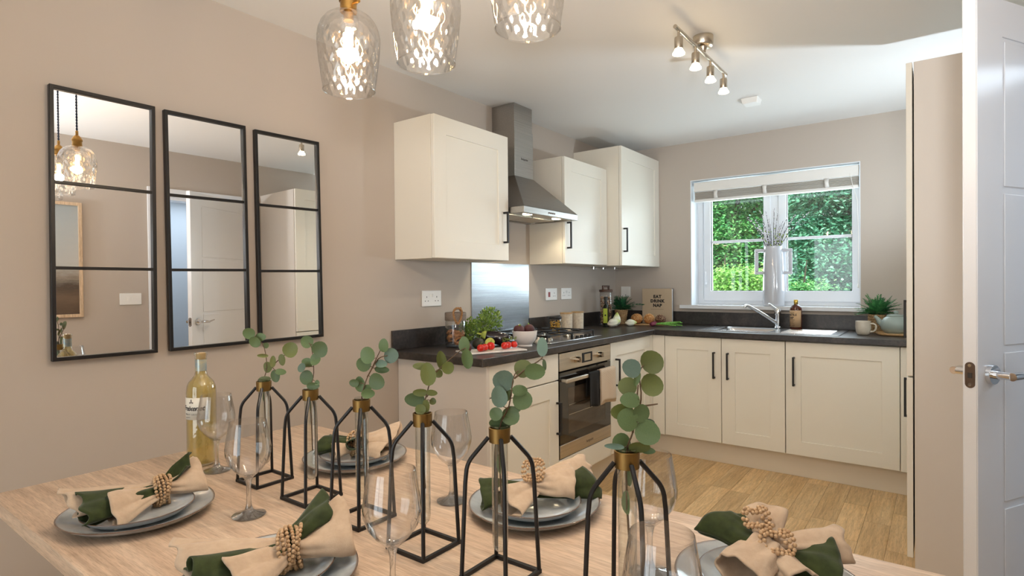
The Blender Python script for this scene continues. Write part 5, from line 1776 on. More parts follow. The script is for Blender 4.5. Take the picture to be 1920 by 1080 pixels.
hm.add([FA @ Vector((a_, b_, .001)) for a_, b_ in outl] + [FA @ Vector((0, 0, .001))], [(i, (i + 1) % n, n) for i in range(n)])
hm.build('flesh', M['avo_flesh'], hv, smooth=0)
hs = MB()
rings_ = []
for k in range(5):
    f_ = cos(k / 4 * pi / 2 * .98); d_ = -.024 * sin(k / 4 * pi / 2)
    rings_ += [FA @ Vector((a_ * f_ * 1.03, b_ * f_ * 1.03, d_)) for a_, b_ in outl]
hs.add(rings_, [(k * n + i, k * n + (i + 1) % n, (k + 1) * n + (i + 1) % n, (k + 1) * n + i) for k in range(4) for i in range(n)] + [tuple(range(4 * n, 5 * n))])
hs.build('skin', M['avo'], hv, smooth=60)

# beetroots
M['beet'] = pm('beetroot_skin', (92, 50, 50), .55, noise_=(24, (66, 36, 38), .35, .7, (1, 1, 1)), bump_=(40, .4, .004, (1, 1, 1)))
def beet(x_, y_, z_, r_, lab, tilt):
    t_ = thing('beetroot', lab, 'beetroot', (x_, y_, z_), 0, group='beetroots')
    t_.rotation_euler = tilt
    MB().lathe([(.0001, -r_ * 1.15), (r_ * .12, -r_ * .95), (r_ * .55, -r_ * .7), (r_ * .92, -r_ * .2), (r_, .15 * r_), (r_ * .8, .6 * r_), (r_ * .4, .86 * r_), (r_ * .15, .92 * r_), (.0001, .93 * r_)], 22, closed_ends=False).build('root', M['beet'], t_, smooth=80)
    MB().tube([(0, 0, .9 * r_), (.002, 0, 1.05 * r_), (.004, .002, 1.2 * r_)], [.005, .004, .0035], 7).build('stalk_stub', M['vine'], t_)


beet(.412, 2.186, Z0 + .031, .030, 'dark beetroot on the worktop left of the tomatoes', (R(70), R(10), R(60)))
bw_ = MB().lathe([(.0001, 0), (.040, 0), (.041, .002), (.038, .010), (.044, .016), (.058, .034), (.0655, .060), (.068, .084), (.0655, .085), (.062, .06), (.054, .036), (.038, .020), (.0001, .016)], 44)
bw_ = bw_.build('white_bowl', pm('white_ceramic', (232, 226, 222), .3), smooth=50)
bw_.location = (.462, 2.615, Z0)
tag(bw_, 'footed white bowl holding two beetroots beside the hob', 'bowl')
beet(.448, 2.580, Z0 + .088, .031, 'left beetroot in the white bowl', (R(15), R(20), 0))
beet(.470, 2.645, Z0 + .088, .031, 'right beetroot in the white bowl', (R(-18), R(8), R(80)))
gm = MB().lathe([(.0001, 0), (.012, .001), (.0185, .009), (.0195, .016), (.015, .026), (.006, .033), (.0035, .042), (.0001, .043)], 28, closed_ends=False, rfun=lambda r, z, an: r * (1 + .06 * abs(sin(4 * an))))
gm = gm.build('garlic_bulb', pm('garlic_skin', (226, 212, 194), .6), smooth=60)
gm.location = (.492, 2.703, Z0)
tag(gm, 'small garlic bulb between the white bowl and the hob', 'garlic')
gm2 = bpy.data.objects.new('garlic_bulb', gm.data); COL.objects.link(gm2)
gm2.location = (.425, 2.612, Z0 + .076)
tag(gm2, 'pale garlic bulb in the white bowl between the beetroots', 'garlic')

# far side of the hob: pasta jar and two canisters
jb = thing('storage_jar', 'small glass jar of yellow pasta with black lid behind the hob', 'jar', (.120, 3.462, Z0))
MB().lathe([(.0001, .002), (.040, .002), (.042, .005), (.042, .088), (.040, .092)], 32, closed_ends=False).build('glass_body', M['glass'], jb, smooth=50)
MB().lathe([(.043, .092), (.0445, .094), (.0445, .106), (.042, .109), (.0001, .109)], 32).build('lid', M['black'], jb)
M['fusilli'] = pm('yellow_pasta', (226, 178, 70), .6, noise_=(60, (200, 150, 50), .4, .7, (1, 1, 1)))
ps = MB()
rg = random.Random(12)
for i in range(90):
    an = rg.uniform(0, 6.28); rr = .036 * math.sqrt(rg.uniform(.3, 1))
    c = Vector((rr * cos(an), rr * sin(an), rg.uniform(.008, .078)))
    ps.sphere(c, .0055, 6, 4, (1.1, .9, .9))
o = ps.build('pasta', M['fusilli'], jb, smooth=30)
o['kind'] = 'stuff'
M['canister'] = pm('beige_textured_ceramic', (222, 208, 186), .6, noise_=(70, (206, 190, 168), .4, .6, (1, 1, 1)), bump_=(160, .4, .002, (1, 1, 1)))
M['lid_wood'] = wood_mat('bamboo_lid', (196, 156, 106), (212, 174, 124), (222, 188, 140), 0, .5)
for (x_, y_, lab) in ((.125, 3.600, 'beige ridged canister with wooden lid, left of the pair'), (.120, 3.768, 'beige ridged canister with wooden lid, right of the pair')):
    c_ = thing('storage_canister', lab, 'canister', (x_, y_, Z0), group='beige canisters with wooden lids')
    MB().lathe([(.0001, 0), (.040, 0), (.043, .003), (.0445, .118), (.0425, .120), (.0001, .120)], 40, rfun=lambda r, z, an: r * (1 + .008 * sin(40 * an)) if .005 < z < .117 else r).build('body', M['canister'], c_, smooth=40)
    MB().lathe([(.0001, .1205), (.0445, .1205), (.046, .122), (.046, .128), (.044, .130), (.0001, .130)], 36).build('lid', M['lid_wood'], c_)

# corner: tall jar, oil bottle, potted plant
tj = thing('storage_jar', 'tall glass jar of nuts with dark wooden handled lid in the corner', 'jar', (.135, 4.190, Z0))
MB().lathe([(.0001, .002), (.046, .002), (.049, .006), (.049, .262), (.046, .266)], 36, closed_ends=False).build('glass_body', M['glass'], tj, smooth=50)
M['dark_wood'] = wood_mat('dark_wood_lid', (70, 46, 36), (88, 60, 46), (104, 74, 58), 0, .5)
tl_ = MB().lathe([(.0001, .266), (.050, .266), (.054, .270), (.054, .282), (.050, .286), (.0001, .286)], 32)
tl_ = tl_.build('lid', M['dark_wood'], tj)
hh_ = MB()
pts = [(-.026, 0, .286), (-.026, 0, .309), (.026, 0, .309), (.026, 0, .286)]
hh_.box(-.030, -.018, -.010, .010, .2855, .318).box(.018, .030, -.010, .010, .2855, .318).box(-.018, .018, -.010, .010, .304, .318)
MB().add(hh_.v, hh_.f, Matrix.Rotation(R(50), 4, 'Z')).build('lid_handle', M['dark_wood'], tl_, bevel=.003)
rg = random.Random(14)
nb = [MB(), MB()]
for i in range(330):
    an = rg.uniform(0, 6.28); rr = .0415 * math.sqrt(rg.uniform(.5, 1))
    zz = rg.uniform(.010, .228)
    nb[rg.random() < .45].sphere((rr * cos(an), rr * sin(an), zz), .0062, 6, 4, (rg.uniform(.7, 1.2), rg.uniform(.7, 1.2), rg.uniform(.7, 1.1)))
for b_, m_ in zip(nb, (pm('brown_nuts', (134, 92, 64), .6, noise_=(60, (96, 62, 44), .4, .7, (1, 1, 1))), pm('pale_nuts', (196, 164, 128), .6))):
    o = b_.build('nuts', m_, tj, smooth=60)
    o['kind'] = 'stuff'
ob = thing('oil_bottle', 'dark green olive oil bottle with lime label in front of tall jar', 'bottle', (.205, 4.055, Z0), R(15))
om = MB()
sec = [(.0205, 0), (.0215, .004), (.0215, .150), (.019, .160), (.0125, .170), (.0105, .178)]
for (r_, z_) in sec:
    for i in range(16):
        an = 2 * pi * i / 16
        k_ = 1 / max(abs(cos(an)), abs(sin(an)))
        sq_ = min(k_, 1.22) if z_ < .165 else 1.0
        om.v.append((r_ * sq_ * cos(an), r_ * sq_ * sin(an), z_))
for k in range(len(sec) - 1):
    for i in range(16):
        j = (i + 1) % 16
        om.f.append((k * 16 + i, k * 16 + j, (k + 1) * 16 + j, (k + 1) * 16 + i)); om.mi.append(0)
om.f.append(tuple(reversed(range(16)))); om.mi.append(0)
om.build('bottle_body', pm('dark_green_glass', (22, 28, 14), .08, spec=.6), ob, smooth=40)
MB().lathe([(.0108, .176), (.0105, .205), (.0130, .206), (.0130, .230), (.0120, .232), (.0001, .232)], 18).build('cap', pm('dark_green_cap', (28, 34, 34), .35), ob)
MB().box(-.0165, .0165, -.0228, -.0218, .030, .142).build('bottle_label', pm('lime_label', (172, 186, 58), .5), ob, smooth=0)
MB().box(-.006, .006, -.0233, -.0228, .084, .096).build('emblem', M['ink'], ob, smooth=0)

M['basket'] = None
m_, nt_, p_ = new_mat('woven_basket')
ff = ntex(nt_, coords(nt_, (1, 1, 1)), 140, 3)
nt_.links.new(ramp(nt_, ff, [(.35, lin((128, 92, 58))), (.65, lin((206, 172, 126)))]), p_.inputs['Base Color'])
p_.inputs['Roughness'].default_value = .85
M['basket'] = m_


def woven(mb, r0, r1, h, rows, n=28, r=.0042):
    for k in range(rows):
        z_ = r + k * (h - 2 * r) / (rows - 1)
        rr = r0 + (r1 - r0) * k / (rows - 1)
        pts = []
        for i in range(n * 2):
            an = 2 * pi * i / (n * 2)
            w_ = .0016 * (1 if (i + k) % 2 else -1)
            pts.append(((rr + w_) * cos(an), (rr + w_) * sin(an), z_ + .0006 * (1 if i % 2 else -1)))
        mb.tube(pts, r, 6, closed=True)
    mb.lathe([(.0001, .001), (r0 - .003, .001), (r1 - .004, h - .004)], 24, closed_ends=False)


def spiky(mb, c, rg, n, L, w, cone=1.0, nseg=4, leaflets=9):
    """fern-like fronds: an arching stalk with paired narrow leaflets"""
    for i in range(n):
        an = 2 * pi * i / n + rg.uniform(-.4, .4)
        el = rg.uniform(.25, 1.25) * cone
        d = Vector((cos(an) * sin(el), sin(an) * sin(el), cos(el)))
        Lk = L * rg.uniform(.65, 1.05)
        pts = []
        for k in range(leaflets + 1):
            u = k / leaflets
            pts.append(Vector(c) + d * Lk * u + Vector((0, 0, -.35 * Lk * u * u * sin(el))))
        mb.tube([tuple(p) for p in pts[::3]] + [tuple(pts[-1])], .0008, 4)
        side = d.cross(Vector((0, 0, 1)))
        side = side.normalized() if side.length > .05 else Vector((1, 0, 0))
        for k in range(1, leaflets + 1):
            u = k / leaflets
            ll = w * (1 - .55 * u) * rg.uniform(.8, 1.2)
            t_ = (pts[k] - pts[k - 1]).normalized()
            for s_ in (-1, 1):
                e = pts[k] + (side * s_ * .8 + t_ * .75 + Vector((0, 0, rg.uniform(-.1, .35)))).normalized() * ll
                mid = pts[k].lerp(e, .5)
                wv = t_ * ll * .20 + Vector((0, 0, ll * .08))
                mb.add([pts[k], mid + wv, e, mid - wv], [(0, 1, 2, 3)])


pl_ = thing('potted_plant', 'small dark green artificial plant in a woven basket pot in the corner', 'plant', (.165, 4.400, Z0))
bk = MB(); woven(bk, .036, .050, .118, 13)
bk.build('basket_pot', M['basket'], pl_, smooth=60)
rg = random.Random(21)
fm = MB(); spiky(fm, (0, 0, .11), rg, 46, .140, .046, 1.0)
fm.v = [(max(v[0], -.148), min(v[1], .21), max(v[2], .02)) for v in fm.v]
fm.tube([(0, 0, .12), (.05, .02, .15), (.10, .04, .158), (.145, .06, .150)], .001, 4)
for u in (.3, .5, .7, .85, 1.0):
    p = Vector((.145 * u, .06 * u, .12 + .04 * sin(u * 2)))
    fm.add([p, p + Vector((.015, .004, .008)), p + Vector((.034, .012, .004)), p + Vector((.016, .008, -.003))], [(0, 1, 2, 3)])
o = fm.build('foliage', M['fern'], pl_, smooth=0, fix=False)
o['kind'] = 'stuff'

# chicory heads
M['chicory'] = None
m_, nt_, p_ = new_mat('white_chicory')
sp = nt_.nodes.new('ShaderNodeSeparateXYZ')
nt_.links.new(coords(nt_), sp.inputs[0])
nt_.links.new(ramp(nt_, sp.outputs[2], [(.0, lin((236, 222, 196))), (.02, lin((238, 236, 224))), (.07, lin((232, 236, 214))), (.095, lin((196, 210, 110)))]), p_.inputs['Base Color'])
p_.inputs['Roughness'].default_value = .35
M['chicory'] = m_
chp = [(.0001, 0), (.008, .001), (.012, .008), (.0225, .024), (.0275, .042), (.0255, .062), (.018, .082), (.008, .098), (.0001, .106)]
def chic(loc, rot, sc, lab):
    o_ = thing('chicory_head', lab, 'vegetable', loc, group='chicory heads on the worktop')
    o_.rotation_euler = rot
    o_.scale = (sc, sc, sc)
    MB().lathe(chp, 26, closed_ends=False, rfun=lambda r, z, an: r * (1 + .05 * sin(3 * an + z * 30))).build('head', M['chicory'], o_, smooth=80)
    for k in range(3):
        an0 = k * 2.1
        lf_ = MB()
        vs_ = []
        for i in range(7):
            z_ = .010 + .014 * i
            rr = [.013, .0245, .0290, .0285, .0245, .0175, .0085][i]
            hw_ = [.5, .75, .85, .8, .65, .4, .08][i]
            for j in range(7):
                an = an0 + hw_ * (j / 3 - 1)
                vs_.append((rr * 1.04 * cos(an), rr * 1.04 * sin(an), z_))
        lf_.add(vs_, [(i * 7 + j, i * 7 + j + 1, (i + 1) * 7 + j + 1, (i + 1) * 7 + j) for i in range(6) for j in range(6)])
        lf_.build('outer_leaf', M['chicory'], o_, smooth=80, solid=.001)


chic((.252, 3.985, Z0 + .026), (R(76), R(0), R(130)), 1.0, 'plump white chicory head lying with root end to the left')
chic((.262, 4.110, Z0 + .001), (R(0), R(6), R(0)), 1.05, 'white chicory head standing upright behind the oil bottle')
chic((.300, 4.190, Z0 + .0255), (R(88), R(0), R(124)), .88, 'yellowish chicory head lying with its tip toward the bread rolls')

# bread rolls on a thin wooden board
wbd = MB().box(-.14, .14, -.07, .07, 0, .008).build('bread_board', M['lid_wood'], bevel=.003)
wbd.location = (.395, 4.405, Z0); wbd.rotation_euler = (0, 0, R(14))
tag(wbd, 'thin pale wooden board under the bread rolls', 'board')
RZ = Z0 + .0085


def roll(x_, y_, rx, ry, rz_, c1, c2, seedc, lab, seed_):
    t_ = thing('bread_roll', lab, 'bread', (x_, y_, RZ), R(20), group='seeded bread rolls')
    mb = MB().sphere((0, 0, rz_ * .92), 1, 24, 14, (rx, ry, rz_))
    mb.v = [(v[0] * (1 + .04 * noise.noise(Vector(v) * 30)), v[1] * (1 + .04 * noise.noise(Vector(v) * 30)), max(v[2], .0005)) for v in mb.v]
    mb.build('crust', pm('crust_%d' % seed_, c1, .7, noise_=(30, c2, .35, .7, (1, 1, 1)), bump_=(60, .4, .004, (1, 1, 1))), t_, smooth=80)
    rg_ = random.Random(seed_)
    sb = MB()
    for i in range(230):
        th_ = math.acos(rg_.uniform(-.2, 1)); ph_ = rg_.uniform(0, 6.28)
        d_ = Vector((sin(th_) * cos(ph_) * rx, sin(th_) * sin(ph_) * ry, cos(th_) * rz_ + rz_ * .92))
        sb.sphere(d_, .0019, 5, 3, (1.5, .8, .7))
    o_ = sb.build('seeds', pm('seed_%d' % seed_, seedc, .6), t_)
    o_['kind'] = 'stuff'


roll(.308, 4.388, .047, .046, .042, (188, 130, 74), (160, 104, 56), (228, 196, 144), 'round sesame bread roll, left of the three', 31)
roll(.400, 4.420, .042, .044, .042, (198, 142, 84), (170, 112, 62), (232, 202, 150), 'round sesame bread roll, middle of the three', 32)
roll(.488, 4.440, .043, .044, .039, (104, 68, 50), (80, 50, 38), (206, 176, 138), 'dark seeded bread roll, right of the three', 33)

# red spring onions
M['red_onion'] = pm('red_onion_skin', (104, 36, 58), .35, noise_=(40, (140, 70, 92), .4, .7, (1, 1, 1)))
M['onion_green'] = pm('spring_onion_green', (92, 156, 58), .35, noise_=(20, (150, 200, 110), .4, .7, (6, 1, 1)))
so = thing('spring_onion_bunch', 'bunch of red spring onions with bright green stems in front of the book', 'vegetable', (.488, 4.292, Z0), R(2))
rg = random.Random(41)
for i in range(4):
    y_ = -.022 + .016 * i
    MB().lathe([(.0001, -.020), (.008, -.018), (.0155, -.006), (.0155, .006), (.008, .022), (.0055, .034)], 16, trans(0, y_, .0165 + .004 * (i % 2)) @ Matrix.Rotation(R(90), 4, 'Y'), closed_ends=False).build('bulb', M['red_onion'], so, smooth=80)
    z_ = .0165 + .004 * (i % 2)
    for k in range(2):
        e = Vector((rg.uniform(.17, .235), y_ + rg.uniform(-.05, .07), rg.uniform(.006, .046)))
        MB().tube([(.026, y_, z_), (.07, y_ + .004 * k, z_ + .004), tuple(Vector((.07, y_, z_)).lerp(e, .5) + Vector((0, 0, .003))), tuple(e)], [.0055, .0055, .006, .0045], 8).build('green_stem', M['onion_green'], so)

# cookbook
bk_ = thing('cookbook', 'tan hardback cookbook standing upright against the far wall', 'book', (.415, 4.560, Z0), R(4))
M['cover'] = pm('tan_book_cover', (188, 168, 142), .7)
bw2, bh2 = .124, .288
MB().box(-bw2, bw2, -.020, -.0175, 0, bh2).build('front_cover', M['cover'], bk_, bevel=.001)
MB().box(-bw2, bw2, .0175, .020, 0, bh2).build('back_cover', pm('dark_book_cover', (36, 34, 36), .6), bk_, bevel=.001)
MB().box(-bw2, -bw2 + .003, -.0175, .0175, 0, bh2).build('spine', M['cover'], bk_, bevel=.001)
MB().box(-bw2 + .0031, bw2 - .004, -.0174, .0174, .003, bh2 - .003).build('pages', pm('book_pages', (240, 238, 234), .8), bk_, smooth=0)
FB = lambda z_: frame_M((0.004, -.0202, z_), (1, 0, 0), (0, 0, 1))
for tx, z_ in (('EAT', .222), ('DRINK', .186), ('NAP', .150)):
    text_mesh(tx, .034, FB(z_), .0003, 0, 1.16, .0021).build('lettering', M['ink'], bk_, smooth=0)
MB().box(-.052, .056, -.0206, -.0198, .119, .1205).build('subtitle_rule', M['ink'], bk_, smooth=0)

# ------------------------------------------------------------------ soap bottle, mug, teapot, tray, fern
sb_ = thing('soap_bottle', 'amber castile soap bottle with kraft label and gold cap by the tap', 'bottle', (1.467, 4.462, Z0 + .0032), R(-18))
m_, nt_, p_ = new_mat('amber_plastic')
p_.inputs['Base Color'].default_value = (*lin((96, 36, 18)), 1)
p_.inputs['Roughness'].default_value = .12
setin(p_, 'Transmission Weight', .35)
MB().lathe([(.0001, 0), (.034, 0), (.0375, .004), (.0385, .010), (.0385, .138), (.0365, .150), (.030, .162), (.020, .170), (.0125, .174), (.0120, .180)], 36).build('bottle_body', m_, sb_, smooth=50)
M['gold'] = pm('gold_cap', (206, 170, 84), .25, 1.0)
MB().lathe([(.0128, .177), (.0135, .178), (.0135, .206), (.012, .208), (.0001, .208)], 24).build('cap', M['gold'], sb_)
lm = MB()
vs_ = []
for i in range(29):
    an = -pi / 2 - 1.45 + 2.9 * i / 28
    for zz in (.018, .134):
        vs_.append((.0390 * cos(an), .0390 * sin(an), zz))
lm.add(vs_, [(2 * i, 2 * i + 2, 2 * i + 3, 2 * i + 1) for i in range(28)])
lb_ = lm.build('bottle_label', pm('kraft_label', (202, 168, 130), .7), sb_, solid=.0005, fix=False)
lt = lambda x_, z_: Matrix.Rotation(x_, 4, 'Z') @ frame_M((0, 0, z_), (1, 0, 0), (0, 0, 1))
text_mesh('CASTILE', .0200, lt(-.30, .103), .0003, 0, 1.0, .0006, .0396).build('lettering', M['ink'], lb_, smooth=0)
text_mesh('SOAP', .0200, lt(-.52, .082), .0003, 0, 1.0, .0006, .0396).build('lettering', M['ink'], lb_, smooth=0)
rl = MB()
for zz, a0, a1, hh2 in ((.119, -1.1, .2, .0016), (.068, -1.2, .3, .0016), (.058, -1.2, .1, .001), (.049, -1.2, .0, .001), (.041, -1.2, .25, .001), (.029, -1.2, -.5, .003), (.029, -.3, .3, .0018)):
    v2 = []
    for i in range(11):
        an = -pi / 2 + a0 + (a1 - a0) * i / 10
        for dz in (-hh2, hh2):
            v2.append((.0395 * cos(an), .0395 * sin(an), zz + dz))
    rl.add(v2, [(2 * i, 2 * i + 2, 2 * i + 3, 2 * i + 1) for i in range(10)])
rl.build('small_print', pm('faded_ink', (120, 92, 66), .7), lb_, smooth=0, fix=False)

mg = thing('mug', 'pale beige stoneware mug at the right end of the worktop', 'mug', (1.886, 4.275, Z0), R(-14))
M['mug'] = pm('pale_beige_stoneware', (206, 198, 184), .4, noise_=(14, (190, 180, 164), .4, .7, (1, 1, 1)))
MB().lathe([(.0001, 0), (.028, 0), (.034, .004), (.040, .022), (.043, .05), (.0425, .086), (.0405, .087), (.0395, .05), (.035, .02), (.0001, .010)], 36).build('mug_body', M['mug'], mg, smooth=60)
MB().tube([(.040, 0, .070)] + arc((.046, 0, .072), (.078, 0, .074), (.070, 0, .042), 6) + arc((.068, 0, .036), (.060, 0, .020), (.040, 0, .022), 5), .0052, 10).build('mug_handle', M['mug'], mg)

fb = thing('potted_fern', 'bright green artificial fern in a woven basket behind the teapot', 'plant', (1.945, 4.490, Z0))
bk = MB(); woven(bk, .046, .050, .120, 13)
bk.build('basket_pot', M['basket'], fb, smooth=60)
rg = random.Random(25)
fm = MB(); spiky(fm, (0, 0, .115), rg, 46, .165, .042, 1.15, leaflets=11)
fm.v = [(v[0], min(v[1], .118), max(v[2], .02)) for v in fm.v]
o = fm.build('foliage', M['fern2'], fb, smooth=0, fix=False)
o['kind'] = 'stuff'
fm = MB(); spiky(fm, (0, 0, .11), rg, 16, .16, .036, 1.1, leaflets=10)
fm.v = [(v[0], min(v[1], .118), max(v[2], .02)) for v in fm.v]
o = fm.build('dark_fronds', M['fern'], fb, smooth=0, fix=False)
o['kind'] = 'stuff'

tr_ = MB().lathe([(.0001, 0), (.088, 0), (.098, .003), (.104, .012), (.1035, .018), (.100, .017), (.0955, .011), (.0001, .010)], 44)
tr_ = tr_.build('serving_tray', M['lid_wood'], smooth=50)
tr_.location = (2.052, 4.330, Z0)
tag(tr_, 'round pale wooden tray under the grey-green teapot', 'tray')
tp_ = thing('teapot', 'round grey-green matt teapot on a wooden tray at right worktop end', 'teapot', (2.055, 4.335, Z0 + .0112), R(0))
M['teapot'] = pm('grey_green_ceramic', (146, 158, 152), .42)
MB().lathe([(.0001, 0), (.048, 0), (.062, .006), (.079, .026), (.084, .050), (.080, .074), (.066, .094), (.052, .104), (.050, .106), (.0001, .106)], 44, closed_ends=False).build('pot_body', M['teapot'], tp_, smooth=70)
MB().lathe([(.050, .1062), (.0505, .112), (.044, .116), (.012, .120), (.010, .124), (.014, .132), (.010, .140), (.0001, .142)], 32).build('lid', M['teapot'], tp_)
MB().tube([(-.064, 0, .052), (-.086, 0, .070), (-.100, 0, .092), (-.113, 0, .106)], [.024, .017, .011, .009], 16).build('spout', M['teapot'], tp_)
MB().tube([(.074, 0, .082)] + arc((.085, 0, .090), (.135, 0, .088), (.120, 0, .045), 6) + [(.078, 0, .030)], .007, 10).build('teapot_handle', M['teapot'], tp_)

# ------------------------------------------------------------------ white vase and pussy willow on the sill
vz = thing('white_vase', 'tall glossy white vase with square handles on the window sill', 'vase', (1.272, YF + .058, 1.0622), R(16))
M['vase'] = pm('glossy_white_ceramic', (192, 193, 199), .1, spec=.6, coat=.4)
MB().lathe([(.0001, 0), (.070, 0), (.0735, .003), (.0745, .02), (.0720, .14), (.0690, .26), (.0655, .36), (.0600, .42), (.0590, .436), (.0600, .446), (.056, .447), (.054, .43), (.060, .36), (.064, .26), (.066, .03), (.0001, .02)], 40, rfun=lambda r, z, an: r * (1 + .014 * cos(5 * an))).build('vase_body', M['vase'], vz, smooth=60)
for s_ in (-1, 1):
    h_ = MB()
    xa, xb_ = .055, .128
    h_.box(min(s_ * xa, s_ * xb_), max(s_ * xa, s_ * xb_), -.013, .013, .402, .426)
    h_.box(min(s_ * .102, s_ * xb_), max(s_ * .102, s_ * xb_), -.013, .013, .258, .402)
    h_.box(min(s_ * xa, s_ * xb_), max(s_ * xa, s_ * xb_), -.013, .013, .236, .258)
    h_.build('vase_handle', M['vase'], vz, bevel=.005)
pw = thing('pussy_willow', 'bunch of pussy willow twigs with pale buds in the white vase', 'branches', (1.272, YF + .058, 1.0622 + .05))
M['twig'] = pm('dark_twig', (38, 31, 31), .7)
M['bud'] = pm('pale_willow_bud', (222, 220, 226), .9, sheen=.5)
M['bud_leaf'] = pm('young_leaf', (150, 176, 60), .6)
rg = random.Random(51)
specs = [(-.18, .62), (-.13, .60), (-.09, .68), (-.05, .66), (-.02, .60), (.01, .68), (.04, .64), (.07, .58), (.10, .60), (.16, .62), (.24, .63), (-.11, .54), (.05, .55), (-.06, .56), (.12, .54)]
for (dx_, hz) in specs:
    yy = rg.uniform(-.05, .03)
    b0 = Vector((dx_ * .10, yy * .2, 0.0))
    neck = Vector((max(-.045, min(.045, dx_ * .3)), max(-.03, min(.03, yy * .4)), .385))
    e = Vector((dx_, yy, hz))
    path = arc(neck, neck.lerp(e, .5) + Vector((dx_ * -.12, 0, .03)), e, 8)
    tw_ = MB().tube([b0] + [tuple(p) for p in path], [.0028] + [.0030 - .0014 * i / 8 for i in range(9)], 5)
    bd_ = MB()
    gl_ = MB()
    for i in range(1, 9):
        for k in range(3):
            p = path[i - 1].lerp(path[i], rg.random())
            an = rg.uniform(0, 6.28)
            d_ = Vector((cos(an), sin(an) * .7, .8)).normalized()
            if rg.random() < .22 and i < 5:
                q_ = p + d_ * .016
                sd_2 = Vector((-d_.z, 0, d_.x)).normalized() * .005
                gl_.add([p, p.lerp(q_, .5) + sd_2, q_, p.lerp(q_, .5) - sd_2], [(0, 1, 2, 3)])
            else:
                MM = Matrix.Translation(p + d_ * .005) @ d_.to_track_quat('Z', 'Y').to_matrix().to_4x4()
                bd_.sphere((0, 0, 0), .0042, 6, 5, (.8, .8, 1.7), MM)
    to = tw_.build('twig', M['twig'], pw)
    bd_.build('buds', M['bud'], to, smooth=80)
    if gl_.v:
        gl_.build('young_leaves', M['bud_leaf'], to, smooth=0)

# ------------------------------------------------------------------ outside the kitchen window
struct(MB().box(-14, 16, YF + WT + .02, 26, -.4, -.3).build('ground', pm('grass_ground', (70, 100, 44), .9, noise_=(3, (100, 130, 60), .4, .7, (1, 1, 1)))))
def tree_mat(name, c1, c2, c3):
    m, nt, p = new_mat(name)
    g = nt.nodes.new('ShaderNodeAttribute'); g.attribute_name = 'tone'
    nt.links.new(ramp(nt, g.outputs['Fac'], [(0.0, lin(c1)), (.5, lin(c2)), (1.0, lin(c3))]), p.inputs['Base Color'])
    p.inputs['Roughness'].default_value = .45
    return m


M['tree_a'] = tree_mat('tree_leaf_blue_green', (52, 122, 92), (100, 172, 134), (166, 214, 182))
M['tree_b'] = tree_mat('tree_leaf_green', (50, 130, 70), (106, 182, 100), (172, 222, 140))
M['tree_c'] = tree_mat('shrub_leaf_yellow_green', (82, 152, 50), (134, 192, 84), (196, 226, 132))
M['bark'] = pm('grey_bark', (78, 70, 62), .9, noise_=(12, (110, 100, 90), .4, .7, (3, 3, 1)))


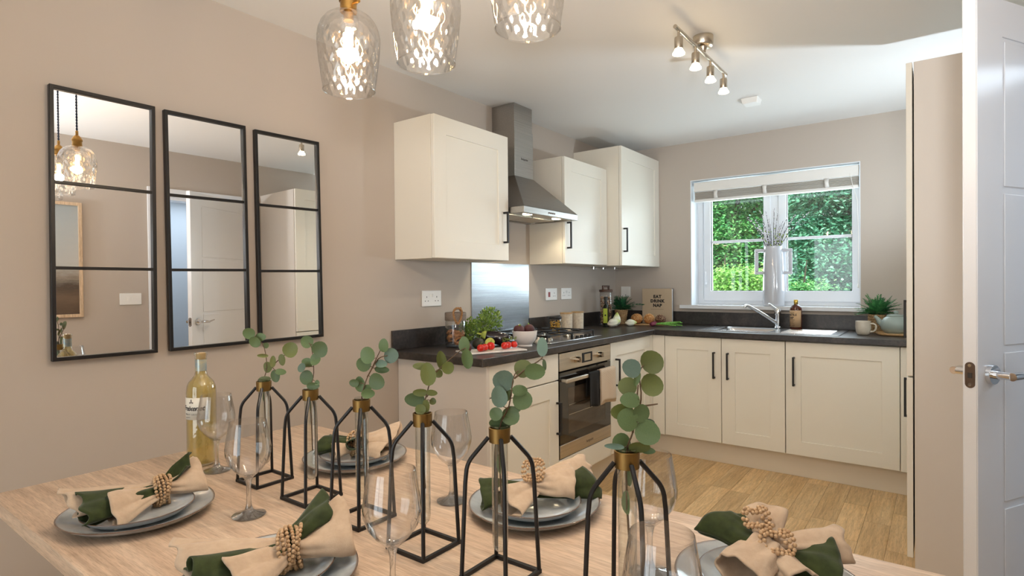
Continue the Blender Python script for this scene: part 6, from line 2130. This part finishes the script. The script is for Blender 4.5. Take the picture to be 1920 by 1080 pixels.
def tree(name, label, loc, height, clumps, leaf_n, leaf_s, mat, seed_, trunk=.10):
    rg_ = random.Random(seed_)
    t_ = thing(name, label, 'tree' if 'tree' in name else 'shrub', loc, group='trees and shrubs outside the window')
    tk = MB()
    tk.tube([(0, 0, 0), (.05, .03, height * .35), (-.04, .05, height * .7), (0.02, 0, height * .95)], [trunk, trunk * .8, trunk * .55, trunk * .2], 10)
    vs_, fs, tone = [], [], []
    for (cx_, cy_, cz_, rx, ry, rz_) in clumps:
        tk.tube([(0, 0, min(cz_ * .6, height * .6)), (cx_ * .5, cy_ * .5, cz_ * .85), (cx_, cy_, cz_)], [trunk * .45, trunk * .3, trunk * .12], 6)
        # sub-clusters: flat sprays of leaves
        for c in range(leaf_n // 26):
            while True:
                d = Vector((rg_.uniform(-1, 1), rg_.uniform(-1, 1), rg_.uniform(-1, 1)))
                if .45 < d.length < 1:
                    break
            cc = Vector((cx_ + d.x * rx, cy_ + d.y * ry, cz_ + d.z * rz_))
            tn = rg_.random() * .7
            spray = leaf_s * 3.4
            for l in range(26):
                p = cc + Vector((rg_.gauss(0, spray), rg_.gauss(0, spray), rg_.gauss(0, spray * .35)))
                ax = Vector((rg_.uniform(-1, 1), rg_.uniform(-1, 1), rg_.uniform(-.7, .3))).normalized()
                up_ = Vector((rg_.uniform(-.5, .5), rg_.uniform(-.9, .3), 1)).normalized()
                sd2 = ax.cross(up_).normalized()
                s_ = leaf_s * rg_.uniform(.6, 1.3)
                b_ = len(vs_)
                vs_ += [tuple(p), tuple(p + ax * s_ * .55 + sd2 * s_ * .34), tuple(p + ax * s_ * 1.2), tuple(p + ax * s_ * .55 - sd2 * s_ * .34)]
                fs.append((b_, b_ + 1, b_ + 2, b_ + 3))
                tv = min(1, max(0, tn + rg_.uniform(-.2, .3)))
                tone += [tv] * 4
    tk.build('trunk', M['bark'], t_)
    me = bpy.data.meshes.new('foliage')
    me.from_pydata(vs_, [], fs)
    me.materials.append(mat)
    a_ = me.attributes.new('tone', 'FLOAT', 'POINT')
    a_.data.foreach_set('value', tone)
    o_ = bpy.data.objects.new('foliage', me)
    COL.objects.link(o_)
    o_.parent = t_
    o_['kind'] = 'stuff'
    return t_


def blob(n, sx, sy, z0, z1, r, seed_):
    rg_ = random.Random(seed_)
    return [(rg_.uniform(-sx, sx), rg_.uniform(-sy, sy), rg_.uniform(z0, z1), r * rg_.uniform(.8, 1.3), r * rg_.uniform(.8, 1.2), r * rg_.uniform(.5, .8)) for _ in range(n)]


tree('leafy_tree', 'pale blue-green leafy tree behind the right window pane', (1.15, 10.2, -.3), 4.6, blob(15, .9, .7, .9, 3.5, .75, 61), 4200, .058, M['tree_a'], 71)
tree('leafy_tree', 'deep green tree seen behind the upper left window pane', (-1.05, 11.2, -.3), 4.8, blob(15, .9, .7, .9, 3.7, .75, 62), 4200, .058, M['tree_b'], 72, .12)
tree('leafy_tree', 'dark green tree farthest back behind the window', (-.9, 15.6, -.3), 6.0, blob(22, 2.4, .8, .6, 4.6, 1.0, 63), 3000, .10, M['tree_a'], 73, .16)
tree('leafy_shrub', 'yellow-green shrub low behind the left window pane', (.02, 7.7, -.3), 2.0, blob(9, .42, .3, .7, 1.70, .30, 64), 2200, .045, M['tree_c'], 74, .03)
tree('leafy_shrub', 'small bright upright shrub low behind the right window pane', (.92, 8.0, -.3), 1.9, blob(5, .10, .12, .6, 1.5, .24, 65), 1400, .038, M['tree_b'], 75, .03)
